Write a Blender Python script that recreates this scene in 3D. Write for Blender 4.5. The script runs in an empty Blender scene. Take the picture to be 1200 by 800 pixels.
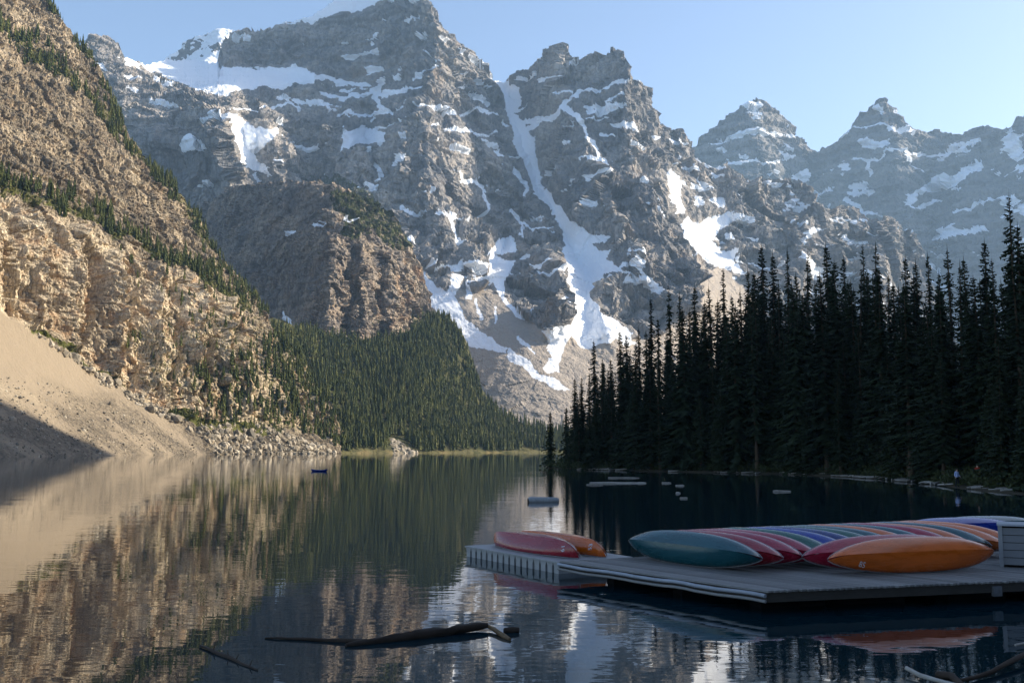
import bpy, bmesh, math, random
import numpy as np
from mathutils import Vector, Matrix
from mathutils.bvhtree import BVHTree

random.seed(7)
RNG = np.random.default_rng(11)
scn = bpy.context.scene
COL = scn.collection
R = math.radians

# ---------------------------------------------------------------- camera, sky, sun, exposure
CAM_H = 3.5
FPX = 1167.0                      # focal length in photo pixels (1200 wide)
PITCH = math.atan((527 - 400) / FPX)
cam_d = bpy.data.cameras.new('camera')
cam_d.sensor_width = 36.0
cam_d.lens = 36.0 * FPX / 1200.0
cam_d.clip_start = 0.3
cam_d.clip_end = 40000
cam = bpy.data.objects.new('camera', cam_d)
cam.location = (0, 0, CAM_H)
cam.rotation_euler = (math.pi / 2 + PITCH, 0, 0)
COL.objects.link(cam)
scn.camera = cam

SUN_EL = R(26)
SUN_AZ = R(14)                     # from +X (right) towards +Y (ahead)
sun_dir = Vector((math.cos(SUN_EL) * math.cos(SUN_AZ), math.cos(SUN_EL) * math.sin(SUN_AZ), math.sin(SUN_EL)))
sun_l = bpy.data.lights.new('sun', 'SUN')
sun_l.energy = 4.9
sun_l.angle = R(0.5)
sun_l.color = (1.0, 0.87, 0.68)
sun = bpy.data.objects.new('sun', sun_l)
sun.rotation_euler = (-sun_dir).to_track_quat('-Z', 'Y').to_euler()
sun.location = sun_dir * 3000
COL.objects.link(sun)

world = bpy.data.worlds.new('World')
scn.world = world
world.use_nodes = True
wn = world.node_tree
for n in list(wn.nodes):
    wn.nodes.remove(n)
sky = wn.nodes.new('ShaderNodeTexSky')
sky.sky_type = 'NISHITA'
sky.sun_disc = False
sky.sun_elevation = SUN_EL
# the sky's rotation turns clockwise from +Y
sky.sun_rotation = math.pi / 2 - SUN_AZ
sky.altitude = 1900
sky.air_density = 1.0
sky.dust_density = 5.0
sky.ozone_density = 0.6
bg = wn.nodes.new('ShaderNodeBackground')
bg.inputs['Strength'].default_value = 0.125
wo = wn.nodes.new('ShaderNodeOutputWorld')
wn.links.new(sky.outputs[0], bg.inputs[0])
wn.links.new(bg.outputs[0], wo.inputs[0])

scn.view_settings.view_transform = 'Standard'
scn.view_settings.look = 'None'
scn.view_settings.exposure = 1.15
scn.view_settings.gamma = 1.0
scn.view_settings.use_curve_mapping = False
scn.render.engine = 'CYCLES'
scn.cycles.max_bounces = 5
scn.cycles.diffuse_bounces = 2
scn.cycles.glossy_bounces = 3
scn.cycles.transmission_bounces = 2
scn.cycles.volume_bounces = 0
scn.cycles.caustics_reflective = False
scn.cycles.caustics_refractive = False
scn.cycles.use_denoising = True

# ---------------------------------------------------------------- pixel <-> world
CP, SP = math.cos(PITCH), math.sin(PITCH)

def world_pt(px, py, Y):
    """points seen at photo pixel (px,py) at world depth Y"""
    xc = (np.asarray(px, float) - 600) / FPX
    yc = (400 - np.asarray(py, float)) / FPX
    ry = CP - yc * SP
    rz = SP + yc * CP
    t = np.asarray(Y, float) / ry
    return np.stack([xc * t, ry * t, CAM_H + rz * t], -1)

def ground(px, py, z=0.0):
    xc = (px - 600) / FPX
    yc = (400 - py) / FPX
    ry = CP - yc * SP
    rz = SP + yc * CP
    t = (z - CAM_H) / rz
    return Vector((xc * t, ry * t, z))

def project(P):
    P = np.asarray(P, float)
    x = P[..., 0]; y = P[..., 1]; z = P[..., 2] - CAM_H
    f = y * CP + z * SP
    u = -y * SP + z * CP
    return 600 + FPX * x / f, 400 - FPX * u / f

# ---------------------------------------------------------------- noise
_perm = np.random.default_rng(5).permutation(256).astype(np.int32)
_perm = np.concatenate([_perm, _perm])
_g = np.random.default_rng(6).normal(size=(256, 3))
_g = (_g / np.linalg.norm(_g, axis=1)[:, None]).astype(np.float32)

def perlin(x, y, z):
    x = np.asarray(x, np.float32); y = np.asarray(y, np.float32); z = np.asarray(z, np.float32)
    x, y, z = np.broadcast_arrays(x, y, z)
    xi = np.floor(x); yi = np.floor(y); zi = np.floor(z)
    fx = x - xi; fy = y - yi; fz = z - zi
    xi = xi.astype(np.int32) & 255; yi = yi.astype(np.int32) & 255; zi = zi.astype(np.int32) & 255
    u = fx * fx * fx * (fx * (fx * 6 - 15) + 10)
    v = fy * fy * fy * (fy * (fy * 6 - 15) + 10)
    w = fz * fz * fz * (fz * (fz * 6 - 15) + 10)
    def c(dx, dy, dz):
        h = _perm[_perm[_perm[(xi + dx) & 255] + ((yi + dy) & 255)] + ((zi + dz) & 255)]
        g = _g[h]
        return g[..., 0] * (fx - dx) + g[..., 1] * (fy - dy) + g[..., 2] * (fz - dz)
    a = c(0, 0, 0); a += u * (c(1, 0, 0) - a)
    b = c(0, 1, 0); b += u * (c(1, 1, 0) - b)
    a += v * (b - a)
    d = c(0, 0, 1); d += u * (c(1, 0, 1) - d)
    e = c(0, 1, 1); e += u * (c(1, 1, 1) - e)
    d += v * (e - d)
    return (a + w * (d - a)) * 1.5

def fbm(P, f, oct=4, zs=1.0, gain=0.5, off=0.0):
    s = 0; a = 1.0; t = 0
    for k in range(oct):
        s = s + a * perlin(P[..., 0] * f + off, P[..., 1] * f + off * 1.7, P[..., 2] * f * zs - off)
        t += a; a *= gain; f *= 2.03; off += 17.3
    return s / t

def ridged(P, f, oct=4, zs=1.0, gain=0.5, off=0.0):
    s = 0; a = 1.0; t = 0
    for k in range(oct):
        n = 1 - np.abs(perlin(P[..., 0] * f + off, P[..., 1] * f + off * 1.7, P[..., 2] * f * zs - off)) * 2
        s = s + a * n
        t += a; a *= gain; f *= 2.07; off += 13.1
    return s / t

def worley(P, f, zs=1.0, seed=3):
    """distance to nearest and second nearest feature point, cell random"""
    q = np.stack([P[..., 0] * f, P[..., 1] * f, P[..., 2] * f * zs], -1).astype(np.float32)
    qi = np.floor(q).astype(np.int32); qf = q - qi
    sh = q.shape[:-1]
    d1 = np.full(sh, 9, np.float32); d2 = d1.copy(); cr = np.zeros(sh, np.float32)
    jit = np.random.default_rng(seed).random((256, 4)).astype(np.float32)
    for dx in (-1, 0, 1):
        for dy in (-1, 0, 1):
            for dz in (-1, 0, 1):
                h = _perm[_perm[_perm[(qi[..., 0] + dx) & 255] + ((qi[..., 1] + dy) & 255)] + ((qi[..., 2] + dz) & 255)]
                j = jit[h]
                d = (j[..., 0] + dx - qf[..., 0]) ** 2 + (j[..., 1] + dy - qf[..., 1]) ** 2 + (j[..., 2] + dz - qf[..., 2]) ** 2
                n = d < d1
                d2 = np.where(n, d1, np.minimum(d2, d))
                cr = np.where(n, j[..., 3], cr)
                d1 = np.where(n, d, d1)
    return np.sqrt(d1), np.sqrt(d2), cr

def facets(P, f, zs=1.0, seed=4, tilt=1.0):
    """broken rock: every cell is one randomly tilted plane (units of 1/f)"""
    q = np.stack([P[..., 0] * f, P[..., 1] * f, P[..., 2] * f * zs], -1).astype(np.float32)
    qi = np.floor(q).astype(np.int32); qf = q - qi
    sh = q.shape[:-1]
    d1 = np.full(sh, 9, np.float32); out = np.zeros(sh, np.float32); cr = np.zeros(sh, np.float32)
    rg = np.random.default_rng(seed)
    jit = rg.random((256, 4)).astype(np.float32)
    gr = rg.normal(size=(256, 3)).astype(np.float32) * tilt
    for dx in (-1, 0, 1):
        for dy in (-1, 0, 1):
            for dz in (-1, 0, 1):
                h = _perm[_perm[_perm[(qi[..., 0] + dx) & 255] + ((qi[..., 1] + dy) & 255)] + ((qi[..., 2] + dz) & 255)]
                j = jit[h]
                ax = j[..., 0] + dx - qf[..., 0]; ay = j[..., 1] + dy - qf[..., 1]; az = j[..., 2] + dz - qf[..., 2]
                d = ax * ax + ay * ay + az * az
                n = d < d1
                g = gr[h]
                out = np.where(n, j[..., 3] - 0.5 + 0.6 * (g[..., 0] * ax + g[..., 1] * ay + 0.5 * g[..., 2] * az), out)
                cr = np.where(n, j[..., 3], cr)
                d1 = np.where(n, d, d1)
    return out, cr

def wp(P, amp, f, off=0.0):
    """domain warp in metres"""
    return P + amp * np.stack([perlin(P[..., 0] * f + off, P[..., 1] * f, P[..., 2] * f), perlin(P[..., 0] * f + off + 40, P[..., 1] * f, P[..., 2] * f), perlin(P[..., 0] * f + off + 80, P[..., 1] * f, P[..., 2] * f)], -1)

def blur(m, k):
    for ax in (0, 1):
        p = np.pad(m, [(k + 1, k) if i == ax else (0, 0) for i in (0, 1)], mode='edge')
        c = np.cumsum(p, axis=ax)
        m = (np.take(c, range(2 * k + 1, c.shape[ax]), ax) - np.take(c, range(0, c.shape[ax] - 2 * k - 1), ax)) / (2 * k + 1)
    return m

def sstep(a, b, x):
    t = np.clip((x - a) / (b - a), 0, 1)
    return t * t * (3 - 2 * t)

def tps(pts, lam=0.0):
    pts = np.array(pts, float)
    c = pts[:, :2] / 100.0
    n = len(c)
    def phi(r2):
        return 0.5 * r2 * np.log(r2 + 1e-9)
    K = phi(((c[:, None] - c[None]) ** 2).sum(-1)) + lam * np.eye(n)
    Pm = np.hstack([np.ones((n, 1)), c])
    A = np.block([[K, Pm], [Pm.T, np.zeros((3, 3))]])
    w = np.linalg.solve(A, np.concatenate([pts[:, 2], np.zeros(3)]))
    def ev(PX, PY):
        x = np.asarray(PX) / 100.0; y = np.asarray(PY) / 100.0
        s = w[n] + w[n + 1] * x + w[n + 2] * y
        for i in range(n):
            s = s + w[i] * phi((x - c[i, 0]) ** 2 + (y - c[i, 1]) ** 2)
        return s
    return ev

def poly_in(PX, PY, poly):
    inside = np.zeros(PX.shape, bool)
    n = len(poly)
    j = n - 1
    for i in range(n):
        xi, yi = poly[i]; xj, yj = poly[j]
        if yi != yj:
            cond = ((yi > PY) != (yj > PY)) & (PX < (xj - xi) * (PY - yi) / (yj - yi) + xi)
            inside ^= cond
        j = i
    return inside

def poly_dist(PX, PY, line):
    """distance to a polyline, side (+ = right of travel in screen), param 0..1"""
    best = np.full(PX.shape, 1e9); side = np.zeros(PX.shape); par = np.zeros(PX.shape)
    L = [0.0]
    for (x0, y0), (x1, y1) in zip(line[:-1], line[1:]):
        L.append(L[-1] + math.hypot(x1 - x0, y1 - y0))
    for k, ((x0, y0), (x1, y1)) in enumerate(zip(line[:-1], line[1:])):
        dx, dy = x1 - x0, y1 - y0
        l2 = dx * dx + dy * dy
        t = np.clip(((PX - x0) * dx + (PY - y0) * dy) / l2, 0, 1)
        d = np.hypot(PX - x0 - t * dx, PY - y0 - t * dy)
        s = np.sign(dx * (PY - y0) - dy * (PX - x0))
        m = d < best
        best = np.where(m, d, best); side = np.where(m, s, side)
        par = np.where(m, (L[k] + t * math.sqrt(l2)) / L[-1], par)
    return best, side, par

# ---------------------------------------------------------------- object helpers
def tag(o, label=None, cat=None, group=None, kind=None):
    if label: o['label'] = label
    if cat: o['category'] = cat
    if group: o['group'] = group
    if kind: o['kind'] = kind
    return o

def empty(name, loc=(0, 0, 0), rz=0.0):
    o = bpy.data.objects.new(name, None)
    o.empty_display_size = 0.2
    o.location = loc
    o.rotation_euler = (0, 0, rz)
    COL.objects.link(o)
    return o

def link(name, me, mat=None, parent=None):
    if mat is not None and len(me.materials) == 0:
        me.materials.append(mat)
    o = bpy.data.objects.new(name, me)
    COL.objects.link(o)
    if parent is not None:
        o.parent = parent
    return o

def copy_tree(o, parent=None):
    c = o.copy()
    COL.objects.link(c)
    c.parent = parent
    for ch in o.children:
        copy_tree(ch, c)
    return c

def np_mesh(name, V, F, smooth=True):
    """fast mesh from arrays; F is (n,3) or (n,4)"""
    V = np.ascontiguousarray(V, np.float32); F = np.ascontiguousarray(F, np.int32)
    me = bpy.data.meshes.new(name)
    k = F.shape[1]
    me.vertices.add(len(V)); me.vertices.foreach_set('co', V.ravel())
    me.loops.add(F.size); me.loops.foreach_set('vertex_index', F.ravel())
    me.polygons.add(len(F))
    me.polygons.foreach_set('loop_start', np.arange(0, F.size, k, dtype=np.int32))
    me.polygons.foreach_set('loop_total', np.full(len(F), k, np.int32))
    me.polygons.foreach_set('use_smooth', np.full(len(F), smooth, bool))
    me.update(calc_edges=True)
    return me

def set_attr(me, name, vals):
    a = me.attributes.new(name, 'FLOAT', 'POINT')
    a.data.foreach_set('value', np.ascontiguousarray(vals, np.float32).ravel())

class MB:
    """collects simple solids into one mesh"""
    def __init__(self):
        self.v = []; self.f = []; self.s = []
    def add(self, vs, fs, smooth=False):
        o = len(self.v)
        self.v += [tuple(p) for p in vs]
        self.f += [tuple(i + o for i in f) for f in fs]
        self.s += [smooth] * len(fs)
    def obox(self, c, ax, ay, az):
        """oriented box: centre and three half-axis vectors"""
        c = Vector(c); ax = Vector(ax); ay = Vector(ay); az = Vector(az)
        vs = [c + sx * ax + sy * ay + sz * az for sz in (-1, 1) for sy in (-1, 1) for sx in (-1, 1)]
        self.add(vs, [(0, 2, 3, 1), (4, 5, 7, 6), (0, 1, 5, 4), (2, 6, 7, 3), (0, 4, 6, 2), (1, 3, 7, 5)])
    def tube(self, pts, rad, n=8, caps=True, jag=0.0, flat=1.0):
        pts = [Vector(p) for p in pts]
        rings = []
        up = Vector((0, 0, 1))
        for i, p in enumerate(pts):
            t = (pts[min(i + 1, len(pts) - 1)] - pts[max(i - 1, 0)]).normalized()
            a = t.cross(up)
            if a.length < 1e-3: a = Vector((1, 0, 0))
            a.normalize(); b = a.cross(t)
            r = rad[i] if hasattr(rad, '__len__') else rad
            rings.append([p + (a * math.cos(q) + b * math.sin(q) * flat) * r * (1 + jag * random.uniform(-1, 1))
                          for q in [2 * math.pi * k / n for k in range(n)]])
        vs = [v for rg in rings for v in rg]
        fs = []
        for i in range(len(pts) - 1):
            for k in range(n):
                fs.append((i * n + k, i * n + (k + 1) % n, (i + 1) * n + (k + 1) % n, (i + 1) * n + k))
        self.add(vs, fs, True)
        if caps:
            m = (len(pts) - 1) * n
            self.add(rings[0], [tuple(range(n))[::-1]])
            self.add(rings[-1], [tuple(range(n))])
    def mesh(self, name):
        me = bpy.data.meshes.new(name)
        me.from_pydata(self.v, [], self.f)
        me.polygons.foreach_set('use_smooth', self.s)
        me.update()
        return me
    def build(self, name, mat, parent=None):
        return link(name, self.mesh(name), mat, parent)

# ---------------------------------------------------------------- materials
class NT:
    def __init__(self, name):
        self.m = bpy.data.materials.new(name); self.m.use_nodes = True
        self.t = self.m.node_tree
        self.p = self.t.nodes['Principled BSDF']
        self.out = self.t.nodes['Material Output']
    def n(self, ty, **kw):
        nd = self.t.nodes.new(ty)
        for k, v in kw.items(): setattr(nd, k, v)
        return nd
    def l(self, a, b): self.t.links.new(a, b)
    def coord(self, scale=(1, 1, 1), kind='Object'):
        tc = self.n('ShaderNodeTexCoord'); mp = self.n('ShaderNodeMapping')
        mp.inputs['Scale'].default_value = scale
        self.l(tc.outputs[kind], mp.inputs[0])
        return mp.outputs[0]
    def noise(self, vec, scale, detail=4, rough=0.6, dist=0.0):
        nd = self.n('ShaderNodeTexNoise')
        nd.inputs['Scale'].default_value = scale; nd.inputs['Detail'].default_value = detail
        nd.inputs['Roughness'].default_value = rough; nd.inputs['Distortion'].default_value = dist
        self.l(vec, nd.inputs['Vector'])
        return nd.outputs['Fac']
    def ramp(self, fac, stops):
        nd = self.n('ShaderNodeValToRGB')
        el = nd.color_ramp.elements
        el[0].position, el[0].color = stops[0][0], (*stops[0][1], 1)
        el[1].position, el[1].color = stops[-1][0], (*stops[-1][1], 1)
        for p, c in stops[1:-1]:
            e = el.new(p); e.color = (*c, 1)
        self.l(fac, nd.inputs[0])
        return nd.outputs[0]
    def attr(self, name):
        nd = self.n('ShaderNodeAttribute'); nd.attribute_name = name
        return nd.outputs['Fac']
    def math(self, op, a, b=None, c=None, clamp=False):
        nd = self.n('ShaderNodeMath', operation=op); nd.use_clamp = clamp
        for i, v in enumerate((a, b, c)):
            if v is None: continue
            if isinstance(v, (int, float)): nd.inputs[i].default_value = v
            else: self.l(v, nd.inputs[i])
        return nd.outputs[0]
    def mix(self, fac, a, b, mode='MIX'):
        nd = self.n('ShaderNodeMix', data_type='RGBA', blend_type=mode)
        for key, v in ((0, fac), (6, a), (7, b)):
            if isinstance(v, (int, float)): nd.inputs[key].default_value = v
            elif isinstance(v, tuple): nd.inputs[key].default_value = (*v, 1)
            else: self.l(v, nd.inputs[key])
        return nd.outputs[2]
    def bump(self, h, strength, dist):
        nd = self.n('ShaderNodeBump')
        nd.inputs['Strength'].default_value = strength; nd.inputs['Distance'].default_value = dist
        self.l(h, nd.inputs['Height'])
        self.l(nd.outputs[0], self.p.inputs['Normal'])
        return nd
    def color(self, c):
        if isinstance(c, tuple): self.p.inputs['Base Color'].default_value = (*c, 1)
        else: self.l(c, self.p.inputs['Base Color'])
    def set(self, rough=0.9, spec=0.2, metal=0.0):
        self.p.inputs['Roughness'].default_value = rough
        self.p.inputs['Specular IOR Level'].default_value = spec
        self.p.inputs['Metallic'].default_value = metal
        return self.m

SNOW = (0.80, 0.84, 0.90)

def rock_mat(name, dark, mid, light, stain, fine, bump_d, scree=(0.30, 0.25, 0.20), veg=(0.055, 0.065, 0.022), streak=0.5, joints=0.45):
    """rock face: tone / snow / scree / veg come from mesh attributes, grain from noise; fine = grain size in 1/m"""
    N = NT(name)
    v = N.coord()
    vs = N.coord((1, 1, 0.28))
    n1 = N.noise(vs, fine, 6, 0.62)
    n2 = N.noise(v, fine * 0.18, 4, 0.6)
    n3 = N.noise(v, fine * 4, 3, 0.6)
    t = N.math('ADD', N.math('MULTIPLY', N.attr('tone'), 0.6), N.math('MULTIPLY', n1, 0.75))
    t = N.math('ADD', t, N.math('MULTIPLY', N.math('SUBTRACT', n2, 0.5), 0.45))
    c = N.ramp(t, [(0.28, dark), (0.58, mid), (0.92, light)])
    # water-stained streaks and open joints
    sk = N.noise(N.coord((1, 1, 0.07)), fine * 1.6, 4, 0.65)
    c = N.mix(N.math('MULTIPLY', N.ramp(sk, [(0.52, (0, 0, 0)), (0.68, (1, 1, 1))]), streak), c, tuple(x * 0.75 for x in dark))
    vo = N.n('ShaderNodeTexVoronoi', feature='DISTANCE_TO_EDGE'); vo.inputs['Scale'].default_value = fine * 0.8
    wv = N.n('ShaderNodeVectorMath', operation='ADD'); N.l(N.coord((1, 1, 0.3)), wv.inputs[0])
    wn_ = N.n('ShaderNodeTexNoise'); wn_.inputs['Scale'].default_value = fine * 0.9; N.l(v, wn_.inputs['Vector'])
    ws = N.n('ShaderNodeVectorMath', operation='SCALE'); ws.inputs['Scale'].default_value = 1.2 / fine; N.l(wn_.outputs['Color'], ws.inputs[0]); N.l(ws.outputs[0], wv.inputs[1])
    N.l(wv.outputs[0], vo.inputs['Vector'])
    crack = N.ramp(vo.outputs['Distance'], [(0.02, (1, 1, 1)), (0.09, (0, 0, 0))])
    c = N.mix(N.math('MULTIPLY', crack, joints), c, tuple(x * 0.5 for x in dark))
    st = N.math('MULTIPLY', N.ramp(n2, [(0.5, (0, 0, 0)), (0.72, (1, 1, 1))]), N.attr('stain'))
    c = N.mix(st, c, stain)
    sc = N.mix(N.math('MULTIPLY', n3, 1.0), tuple(x * 0.62 for x in scree), tuple(min(1, x * 1.3) for x in scree))
    c = N.mix(N.attr('scree'), c, sc)
    vg = N.mix(n3, tuple(x * 0.5 for x in veg), tuple(x * 1.5 for x in veg))
    vfac = N.math('ADD', N.attr('veg'), N.math('MULTIPLY', N.math('SUBTRACT', n1, 0.5), 1.4))
    vfac = N.math('MULTIPLY', N.ramp(vfac, [(0.4, (0, 0, 0)), (0.6, (1, 1, 1))]), N.math('GREATER_THAN', N.attr('veg'), 0.02))
    c = N.mix(vfac, c, vg)
    sfac = N.math('ADD', N.attr('snow'), N.math('MULTIPLY', N.math('SUBTRACT', n1, 0.5), 0.7))
    sfac = N.math('MULTIPLY', N.ramp(sfac, [(0.44, (0, 0, 0)), (0.56, (1, 1, 1))]), N.math('GREATER_THAN', N.attr('snow'), 0.05))
    c = N.mix(sfac, c, SNOW)
    N.color(c)
    h = N.math('ADD', n1, N.math('MULTIPLY', n3, 0.45))
    h = N.math('SUBTRACT', h, N.math('MULTIPLY', N.math('MULTIPLY', crack, N.math('SUBTRACT', 1.0, N.attr('scree'))), 0.5))
    h = N.math('MULTIPLY', h, N.math('SUBTRACT', 1.0, N.math('MULTIPLY', sfac, 0.9)))
    N.bump(h, 0.9, bump_d)
    return N.set(0.95, 0.1)

M_far = rock_mat('rock_far', (0.10, 0.105, 0.115), (0.165, 0.167, 0.172), (0.28, 0.27, 0.26), (0.24, 0.20, 0.16), 0.035, 9, streak=0.25, joints=0.2)
M_main = rock_mat('rock_main', (0.10, 0.103, 0.112), (0.205, 0.20, 0.20), (0.42, 0.385, 0.35), (0.29, 0.225, 0.175), 0.10, 5,
                  scree=(0.37, 0.325, 0.28), streak=0.32, joints=0.25)
M_tower = rock_mat('rock_tower', (0.105, 0.098, 0.092), (0.22, 0.19, 0.165), (0.40, 0.33, 0.25), (0.36, 0.22, 0.125), 0.17, 3.5)
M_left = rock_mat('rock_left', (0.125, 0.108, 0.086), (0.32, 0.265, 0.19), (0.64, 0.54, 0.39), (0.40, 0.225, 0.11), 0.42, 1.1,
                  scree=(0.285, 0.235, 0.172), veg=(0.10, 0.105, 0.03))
M_slope = rock_mat('forest_slope', (0.04, 0.042, 0.02), (0.07, 0.07, 0.03), (0.12, 0.11, 0.05), (0.30, 0.22, 0.11), 0.12, 1.0,
                   scree=(0.34, 0.30, 0.25), veg=(0.045, 0.05, 0.018))

def simple(name, col, rough=0.8, spec=0.3, var=0.25, scale=3.0, bump=0.0, stretch=(1, 1, 1), metal=0.0):
    N = NT(name)
    v = N.coord(stretch)
    n = N.noise(v, scale, 5, 0.65)
    N.color(N.ramp(n, [(0.25, tuple(c * (1 - var) for c in col)), (0.75, tuple(min(1, c * (1 + var)) for c in col))]))
    if bump: N.bump(n, 0.6, bump)
    return N.set(rough, spec, metal)

def foliage_mat(name, a, b):
    N = NT(name)
    oi = N.n('ShaderNodeObjectInfo')
    n = N.noise(N.coord(kind='Object'), 0.9, 3, 0.6)
    f = N.math('ADD', N.math('MULTIPLY', n, 0.7), N.math('MULTIPLY', oi.outputs['Random'], 0.3))
    N.color(N.ramp(f, [(0.3, a), (0.75, b)]))
    return N.set(0.75, 0.2)

M_needles = foliage_mat('spruce_needles', (0.014, 0.024, 0.011), (0.034, 0.048, 0.02))
M_bark = simple('spruce_bark', (0.09, 0.065, 0.045), 0.95, 0.1, 0.4, 4, 0.02, (1, 1, 0.2))
def far_foliage():
    N = NT('far_needles')
    n = N.noise(N.coord(), 0.05, 3, 0.6)
    f = N.math('ADD', N.math('MULTIPLY', N.attr('tint'), 0.75), N.math('MULTIPLY', n, 0.35))
    N.color(N.ramp(f, [(0.15, (0.03, 0.045, 0.014)), (0.55, (0.062, 0.078, 0.022)), (0.95, (0.12, 0.125, 0.038))]))
    return N.set(0.8, 0.15)
M_farneedles = far_foliage()

def water_mat():
    N = NT('lake_water')
    N.color((0.003, 0.018, 0.026))
    v = N.coord((1.0, 2.2, 1.0))
    a = N.noise(v, 1.1, 2, 0.5, 0.3)
    b = N.noise(v, 0.16, 2, 0.5)
    c = N.noise(N.coord((1, 1.5, 1)), 0.02, 2, 0.5)
    # breeze patches: ripples stronger in some areas
    amp = N.math('ADD', 0.45, N.math('MULTIPLY', N.ramp(c, [(0.42, (0, 0, 0)), (0.62, (1, 1, 1))]), 0.8))
    h = N.math('ADD', N.math('MULTIPLY', N.math('MULTIPLY', a, amp), 0.0045), N.math('MULTIPLY', b, 0.010))
    nd = N.bump(h, 1.0, 1.0)
    N.p.inputs['IOR'].default_value = 1.44
    N.p.inputs['Roughness'].default_value = 0.015
    N.p.inputs['Specular IOR Level'].default_value = 0.5
    return N.m
M_water = water_mat()

# ================================================================ TERRAIN
def build_mass(name, top, bot, nx, ny, depth_fn, shape_fn, mat, jag=0.0, vpow=1.0, back=(350, 300), px_range=None, smooth=False):
    """a rock mass: grid between its skyline and its foot, real depth from depth_fn, then relief displaced along normals"""
    top = np.array(top, float); bot = np.array(bot, float)
    px0, px1 = px_range or (top[0, 0], top[-1, 0])
    u = np.linspace(px0, px1, nx)
    ty = np.interp(u, top[:, 0], top[:, 1]); by = np.interp(u, bot[:, 0], bot[:, 1])
    if jag:
        k = np.zeros_like(u)
        for f, a in ((0.06, 1.0), (0.15, 0.75), (0.4, 0.5)):
            nz = perlin(u * f, u * 0 + f * 91, u * 0 + 3.3)
            k += a * (np.abs(nz) * 2 - 0.5)
        ty = ty + jag * k
    v = np.linspace(0, 1, ny) ** vpow
    PX = np.repeat(u[None], ny, 0)
    PY = ty[None] + (by - ty)[None] * v[:, None]
    Yd = depth_fn(PX, PY)
    P = world_pt(PX, PY, Yd)
    # smooth normals of the base shape
    du = np.gradient(P, axis=1); dv = np.gradient(P, axis=0)
    Nn = np.cross(dv, du)
    Nn /= np.linalg.norm(Nn, axis=-1)[..., None] + 1e-9
    flip = (Nn[..., 1] > 0) & (Nn[..., 2] < 0.2)
    Nn[flip] *= -1
    res = shape_fn(P, PX, PY, Nn)
    Nh = Nn * [1, 1, 0.35]; Nh /= np.linalg.norm(Nh, axis=-1)[..., None] + 1e-9
    P2 = P + res['d'][..., None] * Nh
    att = {k: res.get(k, np.zeros(PX.shape)) for k in ('tone', 'snow', 'scree', 'veg', 'stain')}
    # back of the mass
    bx, bz = back
    rows = []
    for i, (a, b) in enumerate(((0.25, 0.2), (0.6, 0.55), (1.0, 1.0))):
        r = P2[0] + np.array([0, bx * a, -bz * b])
        r[:, 2] += 12 * perlin(r[:, 0] * 0.02, r[:, 1] * 0.02, r[:, 2] * 0) * (bx / 350)
        rows.insert(0, r)
    V = np.concatenate([np.array(rows), P2], 0)
    NY = V.shape[0]
    idx = np.arange(NY * nx).reshape(NY, nx)
    F = np.stack([idx[:-1, :-1], idx[1:, :-1], idx[1:, 1:], idx[:-1, 1:]], -1).reshape(-1, 4)
    me = np_mesh(name, V.reshape(-1, 3), F, smooth)
    for k, a in att.items():
        a = np.concatenate([np.repeat(a[:1], 3, 0), a], 0)
        set_attr(me, k, a)
    o = link(name, me, mat)
    tag(o, kind='structure')
    return dict(o=o, P=P2, PX=PX, PY=PY, **att)

def strata(zz, h, seed=0.0):
    """sawtooth of bedding: returns (offset -0.5..0.5, ledge mask, layer id)"""
    t = zz / h
    t = t + 0.35 * perlin(t * 0.6 + seed, t * 0, t * 0 + 4.4)
    i = np.floor(t); f = t - i
    rnd = np.sin(i * 127.1 + seed * 3.3) * 43758.5453
    rnd = rnd - np.floor(rnd)
    off = np.where(f < 0.2, 0.5 - f / 0.2, -0.5 + (f - 0.2) / 0.8)      # ledge, then riser leaning out
    return -off * 1.0, f < 0.2, rnd

def features(PX, PY, feats):
    s = np.zeros(PX.shape)
    for line, a0, a1, w in feats:
        d, side, t = poly_dist(PX, PY, line)
        amp = a0 + (a1 - a0) * t
        q = np.clip(1 - d / w, 0, 1)
        s += amp * q * (0.55 + 0.45 * q)
    return s

def warp(PX, PY, amp, f, off=0.0):
    wx = perlin(PX * f + off, PY * f, PX * 0 + 1.5) + 0.5 * perlin(PX * f * 2.6, PY * f * 2.6 + off, PX * 0 + 7.5) + 0.3 * perlin(PX * f * 7, PY * f * 7 + off, PX * 0 + 5.5)
    wy = perlin(PX * f + off + 31, PY * f, PX * 0 + 2.5) + 0.5 * perlin(PX * f * 2.6 + 9, PY * f * 2.6 + off, PX * 0 + 8.5) + 0.3 * perlin(PX * f * 7 + 3, PY * f * 7 + off, PX * 0 + 6.5)
    return PX + amp * wx, PY + amp * wy

def snow_mask(PX, PY, polys, lines, wob=4.0, off=0.0):
    qx, qy = warp(PX, PY, wob, 0.06, off)
    m = np.zeros(PX.shape)
    for p in polys:
        m = np.maximum(m, poly_in(qx, qy, p).astype(float))
    for ln, w0, w1 in lines:
        d, s, t = poly_dist(qx, qy, ln)
        m = np.maximum(m, sstep(1.15, 0.85, d / (w0 + (w1 - w0) * t)))
    return m

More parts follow.
